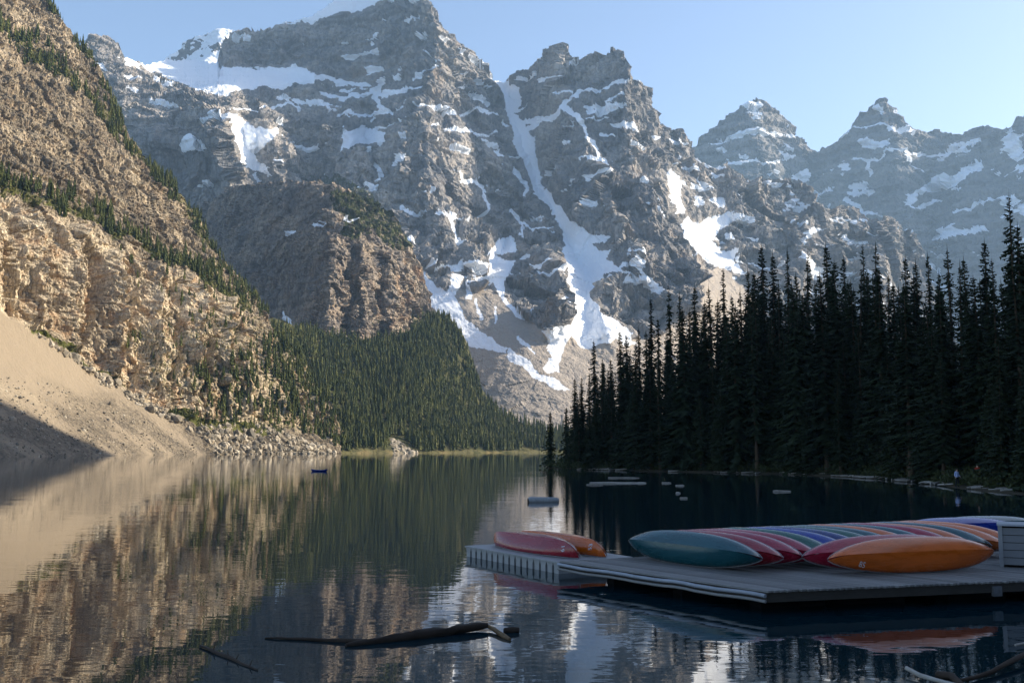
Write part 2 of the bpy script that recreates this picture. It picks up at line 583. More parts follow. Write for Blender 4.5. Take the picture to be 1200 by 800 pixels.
# ---------------- far peaks at the head of the valley
far_top = [(740, 250), (790, 200), (822, 168), (838, 146), (855, 134), (868, 128), (880, 118), (888, 117), (900, 124), (905, 128), (912, 134), (925, 150), (931, 158), (945, 163), (952, 172),
           (958, 177), (965, 172), (985, 160), (997, 150), (1005, 137), (1018, 125), (1030, 114), (1036, 113), (1044, 119), (1053, 128), (1060, 140), (1073, 152), (1085, 156), (1100, 153), (1112, 156),
           (1125, 159), (1138, 153), (1150, 150), (1160, 147), (1172, 152), (1180, 148), (1190, 138), (1200, 134), (1230, 112), (1280, 95), (1340, 130), (1400, 118), (1450, 90), (1500, 130), (1570, 150), (1640, 110), (1720, 150), (1800, 220)]
far_bot = [(740, 525), (1800, 525)]
far_depth_b = tps([(740, 250, 5200), (885, 117, 5300), (958, 177, 5400), (1035, 113, 5500), (1120, 158, 5400), (1200, 135, 5000), (1340, 120, 4700),
                   (885, 165, 5050), (885, 230, 4800), (960, 260, 4950), (1035, 170, 5150), (1035, 260, 4850), (1200, 230, 4500), (1340, 250, 4200),
                   (740, 525, 3700), (960, 525, 3700), (1150, 525, 3600), (1340, 525, 3400), (1800, 220, 4500), (1640, 110, 4700), (1800, 525, 3300), (1600, 300, 4000)])
far_feats = [([(885, 117), (890, 160), (905, 230), (930, 330)], 150, 110, 45), ([(1036, 113), (1050, 160), (1055, 220), (1070, 330)], 190, 150, 55),
             ([(985, 160), (975, 220), (985, 330)], 90, 120, 40), ([(1125, 158), (1130, 230), (1150, 330)], 110, 120, 45),
             ([(958, 177), (950, 230), (955, 330)], -110, -80, 30), ([(1090, 155), (1095, 260), (1100, 340)], -100, -120, 35),
             ([(1200, 135), (1185, 220), (1190, 330)], 120, 120, 40)]
def far_depth(PX, PY):
    qx, qy = warp(PX, PY, 7, 0.03)
    return far_depth_b(PX, PY) - features(qx, qy, far_feats)
far_snow_p = [[(828, 166), (850, 164), (868, 156), (885, 152), (900, 155), (925, 156), (926, 159), (905, 162), (885, 160), (860, 166), (835, 169)],
              [(1050, 146), (1062, 150), (1075, 158), (1070, 162), (1052, 152)],
              [(1008, 166), (1025, 163), (1045, 162), (1040, 172), (1025, 172), (1010, 173)],
              [(1065, 246), (1066, 228), (1080, 220), (1100, 210), (1120, 205), (1150, 190), (1150, 198), (1122, 216), (1098, 222), (1080, 226), (1072, 248)],
              [(1076, 244), (1088, 236), (1102, 237), (1090, 245)], [(1090, 280), (1110, 270), (1150, 264), (1155, 270), (1125, 276), (1095, 285)],
              [(930, 210), (946, 198), (945, 210), (935, 214)], [(958, 203), (975, 205), (970, 209)],
              [(1180, 160), (1200, 158), (1200, 185), (1186, 190), (1178, 175)]]
far_snow_l = [([(850, 194), (880, 190), (915, 190), (930, 186)], 2.2, 1.5), ([(985, 158), (1010, 148), (1030, 143), (1055, 148)], 1.5, 2), ([(1000, 185), (1030, 190), (1040, 180), (1065, 175)], 2, 2),
              ([(1020, 205), (1015, 190)], 3, 2), ([(1100, 185), (1120, 172), (1150, 168)], 2, 3), ([(995, 232), (1015, 250), (1030, 252)], 3, 2),
              ([(1190, 230), (1160, 235), (1120, 252)], 2, 2), ([(1060, 180), (1090, 182), (1110, 176)], 2, 1.5)]
def far_shape(P, PX, PY, Nn):
    Q = wp(P, 40, 0.006)
    f1, c1 = facets(Q, 0.0045, 0.45, 4); f2, c2 = facets(Q, 0.014, 0.5, 5)
    d = 34 * f1 + 16 * f2 + 34 * (ridged(P, 0.0035, 5, 0.4, 0.52) - 0.55)
    zz = P[..., 2] + 0.03 * P[..., 0] + 25 * fbm(P, 0.003, 2)
    o1, led, rnd = strata(zz, 68, 1.0); o2, led2, r2 = strata(zz, 21, 5.0)
    d += 20 * o1 + 7 * o2
    sn = snow_mask(PX, PY, far_snow_p, far_snow_l, 4.5)
    pn = fbm(P, 0.006, 3, 1.2, 0.6, 40)
    sn = np.maximum(sn, ((pn + 0.06 * led > 0.27) & (P[..., 2] > 300)).astype(float))
    return dict(d=d, tone=0.35 * rnd + 0.25 * r2 + 0.25, snow=sn, stain=0.3 + 0 * d)
build_mass('far_peaks', far_top, far_bot, 900, 270, far_depth, far_shape, M_far, jag=2.2)

# ---------------- snowy dome behind the main wall
dome_top = [(150, 110), (185, 80), (200, 66), (212, 56), (222, 46), (240, 39), (258, 35), (272, 36), (280, 42), (300, 60), (330, 80)]
dome_d = tps([(150, 110, 3800), (250, 35, 3900), (330, 80, 3800), (150, 160, 3600), (250, 160, 3400), (330, 160, 3500)])
def dome_shape(P, PX, PY, Nn):
    d = 45 * (ridged(P, 0.005, 4, 0.8) - 0.5)
    pn = fbm(P, 0.008, 4, 0.7, 0.6, 3)
    sn = (pn > -0.02 - 0.25 * sstep(240, 285, PX)).astype(float)
    return dict(d=d, tone=0.4 + 0.3 * pn, snow=sn)
build_mass('snow_dome', dome_top, [(150, 160), (330, 160)], 150, 90, dome_d, dome_shape, M_far, jag=1.5)

# ---------------- the main wall: two great peaks, couloirs, sub-ridge and scree
main_top = [(40, 110), (85, 62), (105, 50), (112, 46), (125, 46), (133, 55), (142, 66), (160, 72), (170, 77), (185, 72), (205, 70), (230, 71), (248, 73), (255, 72), (258, 60), (263, 50), (275, 46), (280, 38),
            (292, 36), (303, 35), (330, 28), (350, 24), (366, 20), (378, 12), (392, 2), (420, -12), (450, -24), (480, -26), (497, -14), (505, -2), (512, 14), (518, 30), (528, 36), (540, 46), (550, 60), (560, 74), (570, 84),
            (578, 95), (592, 96), (598, 92), (606, 88), (622, 76), (640, 60), (648, 58), (657, 54), (664, 60), (672, 68), (680, 66), (688, 62), (697, 59), (705, 63), (714, 58), (722, 56), (730, 62), (734, 72), (737, 86),
            (746, 94), (752, 104), (760, 118), (770, 134), (778, 142), (788, 150), (798, 148), (806, 158), (814, 166), (817, 180), (824, 190), (845, 196), (852, 190), (856, 200), (872, 214), (890, 215),
            (906, 212), (925, 216), (945, 215), (956, 228), (962, 240), (972, 246), (985, 240), (1003, 243), (1020, 252), (1040, 254), (1055, 262), (1070, 272), (1080, 288), (1086, 305), (1095, 330), (1110, 350)]
main_bot = [(40, 330), (250, 345), (300, 420), (480, 430), (540, 500), (600, 518), (760, 522), (1110, 525)]
main_depth_b = tps([
    (40, 110, 2700), (110, 48, 2620), (165, 76, 2800), (230, 72, 3000), (285, 37, 3050), (365, 20, 3050), (440, -25, 3150), (505, -5, 2950), (550, 60, 2960), (592, 96, 3080), (655, 55, 2950), (722, 57, 2850), (780, 145, 2980),
    (840, 196, 2950), (945, 215, 3050), (1040, 254, 3150), (1110, 350, 3050),
    (255, 114, 2470), (150, 90, 2590), (200, 112, 2520), (60, 200, 2580), (180, 200, 2400), (60, 330, 2450), (180, 330, 2240), (250, 345, 2130), (258, 220, 2290), (300, 82, 2900), (400, 98, 2900), (500, 80, 2760),
    (330, 130, 2640), (420, 135, 2720), (480, 150, 2500), (340, 230, 2350), (430, 220, 2350), (300, 420, 2050), (400, 340, 2120), (480, 430, 1820), (500, 320, 2060), (540, 270, 2320), (596, 235, 2600), (570, 180, 2660),
    (540, 345, 1990), (560, 420, 1790), (540, 500, 1600), (600, 518, 1480), (680, 518, 1480), (760, 520, 1520), (640, 450, 1680), (640, 380, 1880), (620, 200, 2720), (660, 270, 2350), (690, 320, 2180), (690, 380, 1960), (740, 420, 1850),
    (680, 130, 2700), (690, 220, 2420), (760, 220, 2460), (750, 300, 2240), (790, 370, 2080), (720, 350, 2060), (830, 270, 2680), (800, 200, 2820), (860, 320, 2450), (800, 430, 1950), (930, 300, 2700), (1000, 300, 2800), (900, 420, 2280), (1040, 320, 2900), (1090, 420, 2700), (1110, 525, 2300), (950, 525, 1900), (850, 522, 1650)], 0.02)
main_feats = [
    ([(505, -5), (514, 70), (494, 120), (500, 190), (520, 240), (545, 300)], 150, 90, 55),           # spine of the first peak
    ([(545, 60), (560, 130), (572, 190), (590, 230)], 30, 90, 26), ([(530, 110), (535, 190), (560, 250)], 60, 40, 20),
    ([(370, 88), (378, 120), (385, 150)], 90, 110, 34), ([(385, 150), (398, 200), (430, 245), (452, 290)], 90, 80, 32),
    ([(300, 100), (318, 150), (330, 210)], 40, 90, 32), ([(268, 112), (262, 165), (280, 225), (300, 255)], 80, 60, 26),
    ([(410, 190), (440, 205), (470, 260), (490, 300)], 70, 70, 26), ([(452, 100), (458, 150), (470, 200)], 60, 70, 24),
    ([(125, 46), (150, 130), (190, 230), (200, 320)], 50, 70, 60),
    ([(600, 88), (596, 150), (615, 210), (640, 260)], 40, 60, 20),
    ([(735, 84), (734, 130), (752, 165), (778, 205), (795, 260), (812, 310), (822, 345)], 190, 110, 52),   # spine of the second peak
    ([(657, 54), (650, 100), (655, 150), (668, 200)], 90, 70, 30), ([(680, 150), (700, 200), (730, 260), (760, 310)], 60, 50, 28),
    ([(800, 150), (806, 178), (815, 200)], 80, 40, 24), ([(770, 150), (778, 175)], -70, -60, 14),
    ([(590, 270), (625, 290), (660, 330), (664, 375)], 60, 130, 34), ([(640, 385), (655, 362)], 60, 40, 18),
    ([(740, 305), (722, 330), (700, 350), (715, 390)], 60, 70, 30), ([(760, 300), (790, 350), (830, 360)], 60, 60, 28),
    ([(848, 192), (866, 240), (905, 290), (925, 330)], 100, 90, 40), ([(948, 214), (955, 240), (942, 262), (950, 300)], 120, 90, 34),
    ([(1040, 254), (1034, 285), (1020, 330)], 130, 110, 30), ([(1068, 272), (1078, 310)], 60, 50, 14), ([(905, 213), (930, 260), (945, 310)], 60, 70, 24),
    ([(592, 96), (600, 140), (625, 200), (658, 262), (690, 320), (690, 370)], -70, -40, 34),          # the long couloir
    ([(770, 180), (790, 210), (800, 255), (830, 285), (868, 318)], -60, -40, 28), ([(284, 140), (300, 180), (303, 230), (292, 300)], -60, -40, 22),
    ([(440, 110), (430, 150), (425, 180), (445, 215), (460, 260)], -80, -50, 20), ([(985, 240), (1000, 280), (1000, 320)], -60, -60, 24),
    ([(520, 220), (540, 290), (545, 330)], -40, -40, 16), ([(595, 240), (590, 280), (570, 330)], -60, -40, 16),
    ([(590, 80), (600, 150), (640, 250), (650, 270)], 0, 0, 10)]
def main_depth(PX, PY):
    qx, qy = warp(PX, PY, 7, 0.025, 3.0)
    return main_depth_b(PX, PY) - features(qx, qy, main_feats)
main_snow_p = [
    [(160, 70), (200, 66), (248, 70), (258, 80), (300, 80), (335, 82), (350, 79), (364, 82), (372, 92), (360, 100), (345, 98), (330, 101), (300, 103), (270, 108), (262, 112), (240, 108), (225, 104), (212, 100), (200, 92), (180, 84)],
    [(320, 28), (350, 22), (366, 18), (385, 2), (420, -14), (460, -22), (450, -2), (430, 10), (412, 14), (395, 15), (385, 20), (365, 24), (340, 27)],
    [(140, 62), (155, 70), (168, 80), (150, 78)],
    [(576, 94), (596, 94), (610, 104), (612, 116), (604, 132), (614, 146), (626, 164), (632, 198), (640, 222), (652, 240), (670, 257), (682, 266), (695, 274), (714, 275), (706, 283), (692, 283), (700, 292), (717, 297), (710, 305),
     (722, 310), (743, 306), (742, 310), (724, 318), (706, 325), (696, 335), (693, 346), (702, 362), (716, 372), (732, 386), (748, 402), (738, 404), (724, 396), (716, 402), (700, 404), (690, 410), (682, 408), (676, 398), (668, 394),
     (660, 412), (655, 424), (658, 436), (644, 436), (636, 430), (646, 418), (642, 406), (640, 396), (634, 388), (650, 384), (668, 380), (672, 366), (668, 352), (673, 338), (667, 322), (660, 306), (656, 296), (663, 284), (656, 266), (645, 246),
     (630, 230), (616, 200), (606, 176), (598, 152), (592, 130), (588, 110)],
    [(489, 314), (500, 322), (512, 336), (530, 346), (540, 356), (545, 372), (560, 384), (578, 398), (596, 408), (590, 414), (566, 410), (548, 404), (528, 388), (512, 370), (500, 352), (492, 335)],
    [(528, 320), (540, 322), (538, 338), (534, 352), (522, 350)], [(546, 322), (553, 324), (550, 350), (545, 350)],
    [(574, 296), (590, 304), (604, 306), (598, 318), (588, 330), (590, 344), (604, 358), (616, 374), (608, 372), (592, 356), (582, 342), (580, 330), (566, 332), (556, 324), (570, 322), (574, 312)],
    [(574, 296), (582, 280), (600, 276), (600, 290), (590, 300)],
    [(596, 408), (612, 418), (632, 434), (652, 446), (668, 459), (656, 459), (634, 446), (610, 430), (590, 418)],
    [(268, 130), (284, 138), (300, 152), (330, 148), (320, 164), (306, 172), (296, 182), (312, 196), (314, 206), (298, 202), (284, 192), (284, 176), (274, 162)],
    [(282, 140), (290, 150), (302, 168), (298, 180), (288, 172)],
    [(402, 152), (430, 150), (452, 156), (454, 164), (440, 170), (420, 170), (408, 175), (402, 172)],
    [(783, 195), (796, 205), (800, 222), (797, 250), (791, 250), (788, 226)],
    [(800, 254), (815, 262), (826, 256), (850, 250), (862, 248), (848, 266), (834, 282), (842, 292), (858, 298), (862, 310), (870, 325), (856, 322), (832, 306), (812, 296), (804, 276)],
    [(828, 234), (846, 230), (850, 238), (846, 246), (836, 240)], [(810, 232), (822, 232), (820, 242), (812, 240)],
    [(696, 394), (704, 404), (690, 398)], [(748, 320), (760, 332), (785, 338), (780, 342), (760, 340)], [(724, 314), (746, 324), (780, 336), (776, 340), (746, 332)],
    [(944, 280), (950, 270), (962, 266), (968, 268), (952, 276), (948, 284)], [(850, 275), (858, 272), (860, 280), (852, 280)]]
main_snow_l = [
    ([(345, 82), (380, 92), (405, 98), (434, 102)], 4, 2.5), ([(380, 110), (405, 116), (430, 112), (442, 106)], 2.5, 3), ([(442, 106), (440, 116), (455, 130), (430, 134), (402, 137)], 3, 2), ([(444, 112), (470, 106), (490, 98)], 2.5, 1.5),
    ([(458, 130), (475, 124), (482, 118)], 2, 1.2), ([(480, 88), (500, 80), (514, 76)], 2, 1.6), ([(440, 152), (465, 146)], 2, 1.5), ([(278, 126), (300, 128), (322, 124), (342, 118)], 1.6, 1.2), ([(345, 115), (370, 120), (392, 132)], 2, 1.2),
    ([(402, 150), (400, 176)], 1.5, 1.5), ([(300, 206), (306, 226), (305, 256), (292, 288), (283, 320)], 2, 3), ([(268, 260), (272, 286)], 3, 2), ([(432, 186), (448, 198), (446, 214)], 2, 2.5),
    ([(486, 122), (510, 126), (540, 130), (580, 136)], 1.6, 2), ([(505, 148), (530, 152), (560, 158), (584, 156)], 2, 1.5), ([(500, 60), (520, 72)], 1, 1),
    ([(605, 148), (640, 138), (660, 124), (690, 106), (712, 98), (738, 94)], 3, 2), ([(618, 155), (632, 142)], 3, 2), ([(708, 120), (730, 108)], 1.6, 1.4), ([(692, 130), (712, 128), (722, 124)], 3, 3), ([(690, 138), (712, 136)], 1.3, 1),
    ([(664, 128), (680, 140), (690, 160), (704, 184), (712, 192)], 4, 2), ([(705, 155), (718, 158)], 2, 1), ([(640, 98), (655, 92)], 2, 1.2), ([(668, 80), (676, 70)], 1.5, 2), ([(630, 70), (645, 64)], 1.2, 1.4),
    ([(820, 170), (845, 176)], 1, 1), ([(815, 188), (828, 194), (850, 196)], 3, 2.5), ([(870, 200), (882, 196), (890, 194)], 1.5, 1), ([(836, 204), (850, 206)], 2, 1), ([(816, 215), (828, 220)], 3, 2),
    ([(920, 240), (935, 236), (945, 234)], 1.5, 1.5), ([(975, 258), (985, 262)], 1.2, 1), ([(1018, 275), (1026, 273)], 1.5, 1), ([(978, 256), (1002, 262)], 1.2, 1.5),
    ([(940, 296), (952, 310), (960, 325)], 3, 4), ([(520, 250), (528, 270), (540, 290), (538, 316)], 3, 2), ([(470, 240), (490, 250), (500, 246)], 2, 1.4), ([(480, 280), (488, 284)], 3, 2), ([(545, 210), (560, 216), (575, 236), (572, 250)], 2, 2),
    ([(600, 200), (615, 215), (620, 230)], 3, 2), ([(608, 255), (625, 272), (650, 268)], 2, 1.5), ([(600, 250), (610, 262), (612, 275)], 3, 2), ([(628, 316), (645, 312)], 2, 1.4), ([(640, 322), (662, 320)], 1.5, 1.5),
    ([(556, 352), (566, 374)], 1.5, 2), ([(580, 362), (582, 378)], 1, 1.4), ([(608, 396), (626, 414)], 1.2, 1.6), ([(668, 322), (672, 336), (666, 350)], 1.5, 2), ([(626, 372), (640, 362)], 2, 1.5), ([(752, 318), (764, 330), (772, 340)], 2, 3)]
main_scree_p = [[(495, 350), (520, 345), (545, 335), (590, 350), (620, 372), (640, 388), (660, 390), (700, 398), (735, 400), (760, 400), (790, 380), (820, 350), (850, 325), (880, 330), (900, 420), (790, 470), (770, 530), (530, 530), (500, 420)],
                [(815, 305), (845, 315), (880, 335), (900, 360), (850, 380), (820, 350)]]
def main_shape(P, PX, PY, Nn):
    sn = snow_mask(PX, PY, main_snow_p, main_snow_l, 4.0)
    qx, qy = warp(PX, PY, 8, 0.05)
    sc = np.zeros(PX.shape)
    for p in main_scree_p: sc = np.maximum(sc, poly_in(qx, qy, p))
    hi = sstep(250, 60, PY) * (PX < 600)                    # upper cliffs: cleaner walls with clear bedding
    rough = ridged(P, 0.0055, 5, 0.3, 0.5) - 0.5
    Q = wp(P, 22, 0.012)
    f1, c1 = facets(Q, 0.0085, 0.42, 4); f2, c2 = facets(Q, 0.024, 0.5, 5); f3, c3 = facets(P, 0.07, 0.6, 6)
    zz = P[..., 2] + 0.05 * P[..., 0] + 16 * fbm(P, 0.004, 2)
    o1, led, rnd = strata(zz, 74, 2.0); o2, led2, r2 = strata(zz, 23, 6.0)
    nb = np.clip(blur(sn, 9) * 1.7, 0, 1)
    k = (1 - 0.9 * sc) * (1 - 0.85 * nb)
    col1, k1 = facets(Q, 0.02, 0.10, 14, 0.9); col2, k2 = facets(P, 0.055, 0.2, 15, 0.9)
    d = k * (rough * (38 - 20 * hi) + f1 * (30 - 16 * hi) + f2 * 8 + col1 * 13 + col2 * 5 + f3 * 2.5 + (6 + 10 * hi) * o1 + (3 + 3 * hi) * o2)
    d += sc * 5 * fbm(P, 0.03, 4, 1, 0.6)
    pn = fbm(P, 0.009, 3, 1.0, 0.6, 40)
    pr = (led & (pn > 0.12) | (pn > 0.42)) & (P[..., 2] > 330) & (rough < 0.28)
    sn = np.maximum(sn, pr * (1 - sc))
    tone = 0.10 + 0.25 * rnd + 0.16 * r2 + 0.22 * c2 + 0.15 * c3 + 0.55 * fbm(P, 0.004, 3, 0.6, 0.5, 70)
    veg = 0.55 * poly_in(qx, qy, [(350, 200), (400, 205), (440, 235), (470, 270), (445, 250), (400, 225)]) + 0 * tone
    return dict(d=d, tone=np.clip(tone, 0, 1), snow=sn, scree=sc, veg=veg, stain=0.35 + 0.5 * sstep(0, 0.5, fbm(P, 0.006, 2, 1, 0.5, 21)))
main = build_mass('mountain_wall', main_top, main_bot, 1060, 460, main_depth, main_shape, M_main, jag=2.4)

# ---------------- the rock tower on the left of the valley
tow_top = [(215, 270), (240, 238), (258, 227), (270, 221), (290, 217), (310, 214), (330, 211), (345, 211), (362, 213), (378, 214), (395, 219), (410, 225), (425, 230), (440, 240), (452, 250), (464, 262), (472, 276), (480, 288), (486, 300), (492, 316), (497, 335), (502, 352), (507, 372), (515, 395), (525, 420)]
tow_bot = [(215, 430), (525, 430)]
tow_depth_b = tps([(215, 270, 1950), (258, 227, 1850), (345, 211, 1720), (400, 221, 1640), (440, 240, 1640), (470, 275, 1660), (495, 320, 1680), (525, 420, 1640),
                   (215, 430, 1720), (270, 320, 1700), (270, 430, 1590), (330, 260, 1640), (340, 340, 1510), (340, 430, 1420), (388, 260, 1530), (385, 320, 1440), (380, 430, 1330), (440, 300, 1510), (435, 360, 1450), (440, 430, 1370), (490, 370, 1560), (490, 430, 1470)], 0.01)
def tow_depth(PX, PY):
    qx, qy = warp(PX, PY, 5, 0.04, 8.0)
    f = features(qx, qy, [([(395, 232), (388, 300), (382, 420)], 15, 45, 30), ([(425, 290), (430, 420)], 25, 25, 14), ([(458, 300), (462, 400)], 22, 22, 14), ([(478, 320), (488, 400)], 18, 18, 12),
                          ([(410, 290), (408, 420)], -18, -25, 9), ([(444, 300), (446, 410)], -20, -24, 9), ([(330, 215), (300, 300), (290, 420)], 30, 30, 40)])
    return tow_depth_b(PX, PY) - f
tow_snow = [([(366, 262), (372, 259), (378, 258)], 1.2, 0.8), ([(404, 256), (408, 259), (418, 258)], 2.2, 0.8), ([(336, 275), (345, 271)], 2.4, 1.5), ([(370, 264), (380, 261)], 2, 1.6), ([(330, 368), (342, 380), (352, 392)], 3, 2)]
def tow_shape(P, PX, PY, Nn):
    c = ridged(P, 0.019, 5, 0.4, 0.6, 4) - 0.5
    w1, w2, cr = worley(P, 0.05, 0.45)
    zz = P[..., 2] + 0.04 * P[..., 0] + 8 * fbm(P, 0.008, 2)
    o1, led, rnd = strata(zz, 42, 3.0); o2, l2, r2 = strata(zz, 13, 7.0)
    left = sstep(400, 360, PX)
    cap = sstep(300, 255, PY + 0.0 * PX)
    f1, c1 = facets(wp(P, 8, 0.03), 0.035, 0.35, 4); f2, c2 = facets(P, 0.10, 0.45, 5)
    d = c * (9 - 5 * left) + (f1 * 9 + f2 * 3) * (1 - 0.55 * left) + facets(P, 0.07, 0.08, 14, 0.9)[0] * 6 + facets(P, 0.18, 0.2, 15, 0.9)[0] * 2 + 3 * o1 + 2.0 * o2
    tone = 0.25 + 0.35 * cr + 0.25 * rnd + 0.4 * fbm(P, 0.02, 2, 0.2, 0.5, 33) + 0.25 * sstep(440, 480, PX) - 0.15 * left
    qx, qy = warp(PX, PY, 7, 0.06)
    veg = 0.6 * poly_in(qx, qy, [(385, 225), (420, 222), (450, 240), (480, 285), (470, 300), (440, 270), (405, 280), (398, 250)]) + 0.5 * poly_in(qx, qy, [(250, 400), (530, 395), (530, 440), (250, 440)]) + 0.5 * poly_in(qx, qy, [(480, 360), (520, 370), (530, 430), (490, 430)])
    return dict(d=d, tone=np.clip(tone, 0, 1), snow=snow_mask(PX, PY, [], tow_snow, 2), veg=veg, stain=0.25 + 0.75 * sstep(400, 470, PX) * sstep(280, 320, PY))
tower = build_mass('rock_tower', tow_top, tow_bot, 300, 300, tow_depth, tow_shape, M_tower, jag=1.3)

# ---------------- shoreline of the far side
SH_PX = [-220, -100, 0, 130, 250, 380, 480, 560, 640, 720, 820]
SH_Y = [400, 455, 520, 640, 780, 950, 1080, 1200, 1330, 1420, 1500]
def shore_Y(px): return np.interp(px, SH_PX, SH_Y)
def shore_py(px, z=0.0):
    return 400 - FPX * np.tan(np.arctan((z - CAM_H) / shore_Y(px)) - PITCH)

# ---------------- left wall: cliffs, ledges and the scree cone
left_top = [(-170, -260), (-60, -170), (0, -95), (35, -35), (52, -6), (62, 10), (75, 26), (90, 44), (100, 58), (112, 78), (126, 100), (138, 128), (150, 152), (163, 172), (175, 190), (188, 202), (203, 218), (215, 234), (228, 252), (240, 276), (250, 292), (264, 308), (280, 325), (300, 350), (318, 376), (332, 398), (350, 430), (375, 470), (400, 505)]
lb = [(p, float(shore_py(p, -4.0))) for p in range(-170, 421, 20)]
left_depth = tps([
    (-170, 545, 405), (0, 540, 500), (130, 539, 618), (250, 536, 755), (380, 534, 925),
    (-170, 330, 560), (-60, 335, 600), (0, 362, 650), (60, 405, 690), (110, 440, 725), (160, 468, 750), (220, 500, 775), (290, 505, 850), (350, 500, 935),
    (-170, 180, 590), (-60, 220, 630), (0, 238, 682), (60, 258, 735), (120, 285, 790), (180, 310, 850), (240, 335, 910), (300, 385, 960), (330, 420, 975),
    (-60, 205, 660), (0, 222, 712), (100, 250, 800), (180, 290, 880), (240, 312, 940),
    (-170, -60, 740), (-60, 20, 770), (0, 90, 805), (60, 140, 840), (120, 190, 880), (180, 240, 930),
    (-170, -260, 930), (0, -95, 985), (52, -6, 990), (100, 58, 985), (150, 152, 985), (203, 218, 1000), (250, 292, 1010), (300, 350, 1040), (340, 412, 1060), (400, 505, 1010), (0, 20, 880), (70, 80, 920)], 0.004)
def left_shape(P, PX, PY, Nn):
    qx, qy = warp(PX, PY, 6, 0.045, 2.0)
    base = np.interp(qx, [-170, 0, 60, 110, 160, 220, 250, 300, 350, 400], [330, 362, 402, 440, 466, 496, 503, 500, 500, 520])
    top2 = np.interp(qx, [-170, 0, 60, 120, 180, 240, 300, 340], [180, 232, 254, 282, 308, 334, 385, 420])
    cliff = sstep(base + 4, base - 8, qy) * sstep(top2 - 6, top2 + 4, qy)
    upper = sstep(top2 + 2, top2 - 8, qy)
    sc = sstep(base - 2, base + 4, qy)
    jo = ridged(P, 0.035, 5, 0.18, 0.58, 2) - 0.5
    big = fbm(P, 0.014, 3, 0.35, 0.5, 12)
    w1, w2, cr = worley(P, 0.09, 0.35)
    w3, w4, cr2 = worley(P, 0.23, 0.5, 9)
    zz = P[..., 2] + 0.16 * P[..., 1] + 6 * fbm(P, 0.02, 2)
    o1, led, rnd = strata(zz, 19, 3.0); o2, l2, r2 = strata(zz, 7, 7.0)
    f1, c1 = facets(wp(P, 5, 0.05), 0.055, 0.16, 4); f2, c2 = facets(wp(P, 2, 0.1), 0.16, 0.24, 5); f3, c3 = facets(P, 0.42, 0.6, 6)
    col1, k1 = facets(P, 0.11, 0.035, 14, 0.8); col2, k2 = facets(wp(P, 1.5, 0.2), 0.30, 0.10, 15, 0.9)
    d = cliff * (big * 15 + jo * 4 + f1 * 5 + col1 * 4.2 + col2 * 1.9 + f3 * 0.8 + 2.2 * o1 + 1.2 * o2)
    d += upper * (big * 7 + jo * 3 + f1 * 3.5 + col1 * 1.5 + col2 * 1.2 + f2 * 1.8 + f3 * 0.9 + 3.0 * o1 + 1.9 * o2)
    # scree: smooth fans, coarse debris low down, boulder apron on the right
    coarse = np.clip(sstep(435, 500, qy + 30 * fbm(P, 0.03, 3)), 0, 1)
    chute = poly_in(qx, qy, [(205, 470), (250, 500), (300, 495), (420, 520), (420, 545), (255, 540), (225, 510), (120, 440), (60, 395), (40, 385), (62, 388), (130, 432)])
    # the big clefts and ribs of the cliff
    d += cliff * features(qx, qy, [([(14, 242), (20, 300), (16, 345)], -20, -24, 8), ([(112, 292), (118, 335), (106, 395)], -24, -30, 9), ([(152, 318), (156, 360), (148, 410)], -16, -20, 7), ([(60, 262), (66, 330), (62, 390)], -10, -14, 6),
                                   ([(205, 330), (210, 390), (200, 440)], -14, -16, 7), ([(242, 345), (246, 410), (238, 460)], -16, -18, 7), ([(280, 380), (278, 440)], -14, -14, 7),
                                   ([(40, 250), (42, 330), (38, 380)], 9, 12, 16), ([(88, 272), (92, 340), (84, 405)], 10, 12, 18), ([(134, 300), (136, 360), (130, 430)], 10, 12, 14), ([(180, 312), (184, 400), (176, 450)], 10, 12, 18), ([(225, 335), (228, 420)], 9, 10, 12), ([(262, 355), (264, 440)], 10, 10, 12)])
    d += sc * (0.8 * fbm(P, 0.06, 3) + coarse * 0.9 * ((w4 - w3) - 0.3) + chute * ((w4 - w3) * 3.0 + (w2 - w1) * 2.0 - 1.0))
    tone = 0.22 + 0.25 * c2 + 0.2 * c3 + 0.85 * fbm(P, 0.028, 3, 0.2, 0.5, 33) + 0.36 * cliff - 0.14 * upper
    tone -= 0.35 * upper * sstep(0.05, 0.4, fbm(P, 0.03, 3, 0.4, 0.5, 50))
    scree = sc * (1 - 0.75 * chute)
    stripe = fbm(np.stack([(PX * 0.6 - PY * 0.8) * 0.055, (PX * 0.8 + PY * 0.6) * 0.010, PX * 0], -1), 1.0, 4, 1, 0.6)
    scree = scree * (1 - 0.9 * coarse * sstep(-0.35, 0.05, stripe))
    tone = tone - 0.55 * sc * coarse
    veg = np.zeros(PX.shape)
    d1, _, _ = poly_dist(qx, qy, [(-60, 205), (0, 222), (60, 238), (120, 262), (180, 292), (240, 322), (290, 360)])
    veg = np.maximum(veg, 0.6 * sstep(9, 3, d1))
    d2, _, _ = poly_dist(qx, qy, [(0, 30), (40, 62), (90, 100), (130, 140), (165, 180), (205, 225), (245, 285)])
    veg = np.maximum(veg, 0.55 * sstep(9, 3, d2))
    d3, _, _ = poly_dist(qx, qy, [(40, 388), (62, 396), (110, 432), (150, 455)])
    veg = np.maximum(veg, 0.75 * sstep(6, 1, d3))
    veg = np.maximum(veg, 0.7 * poly_in(qx, qy, [(200, 478), (240, 490), (300, 498), (330, 506), (330, 514), (280, 505), (230, 500), (205, 488)]))
    veg = np.maximum(veg, 0.4 * poly_in(qx, qy, [(150, 385), (300, 370), (345, 420), (400, 505), (330, 505), (250, 480), (170, 460)]))
    return dict(d=d, tone=np.clip(tone, 0, 1), scree=scree, veg=veg * (d * 0 + 1), stain=0.75 * cliff + 0.2 * upper, cliff=cliff)
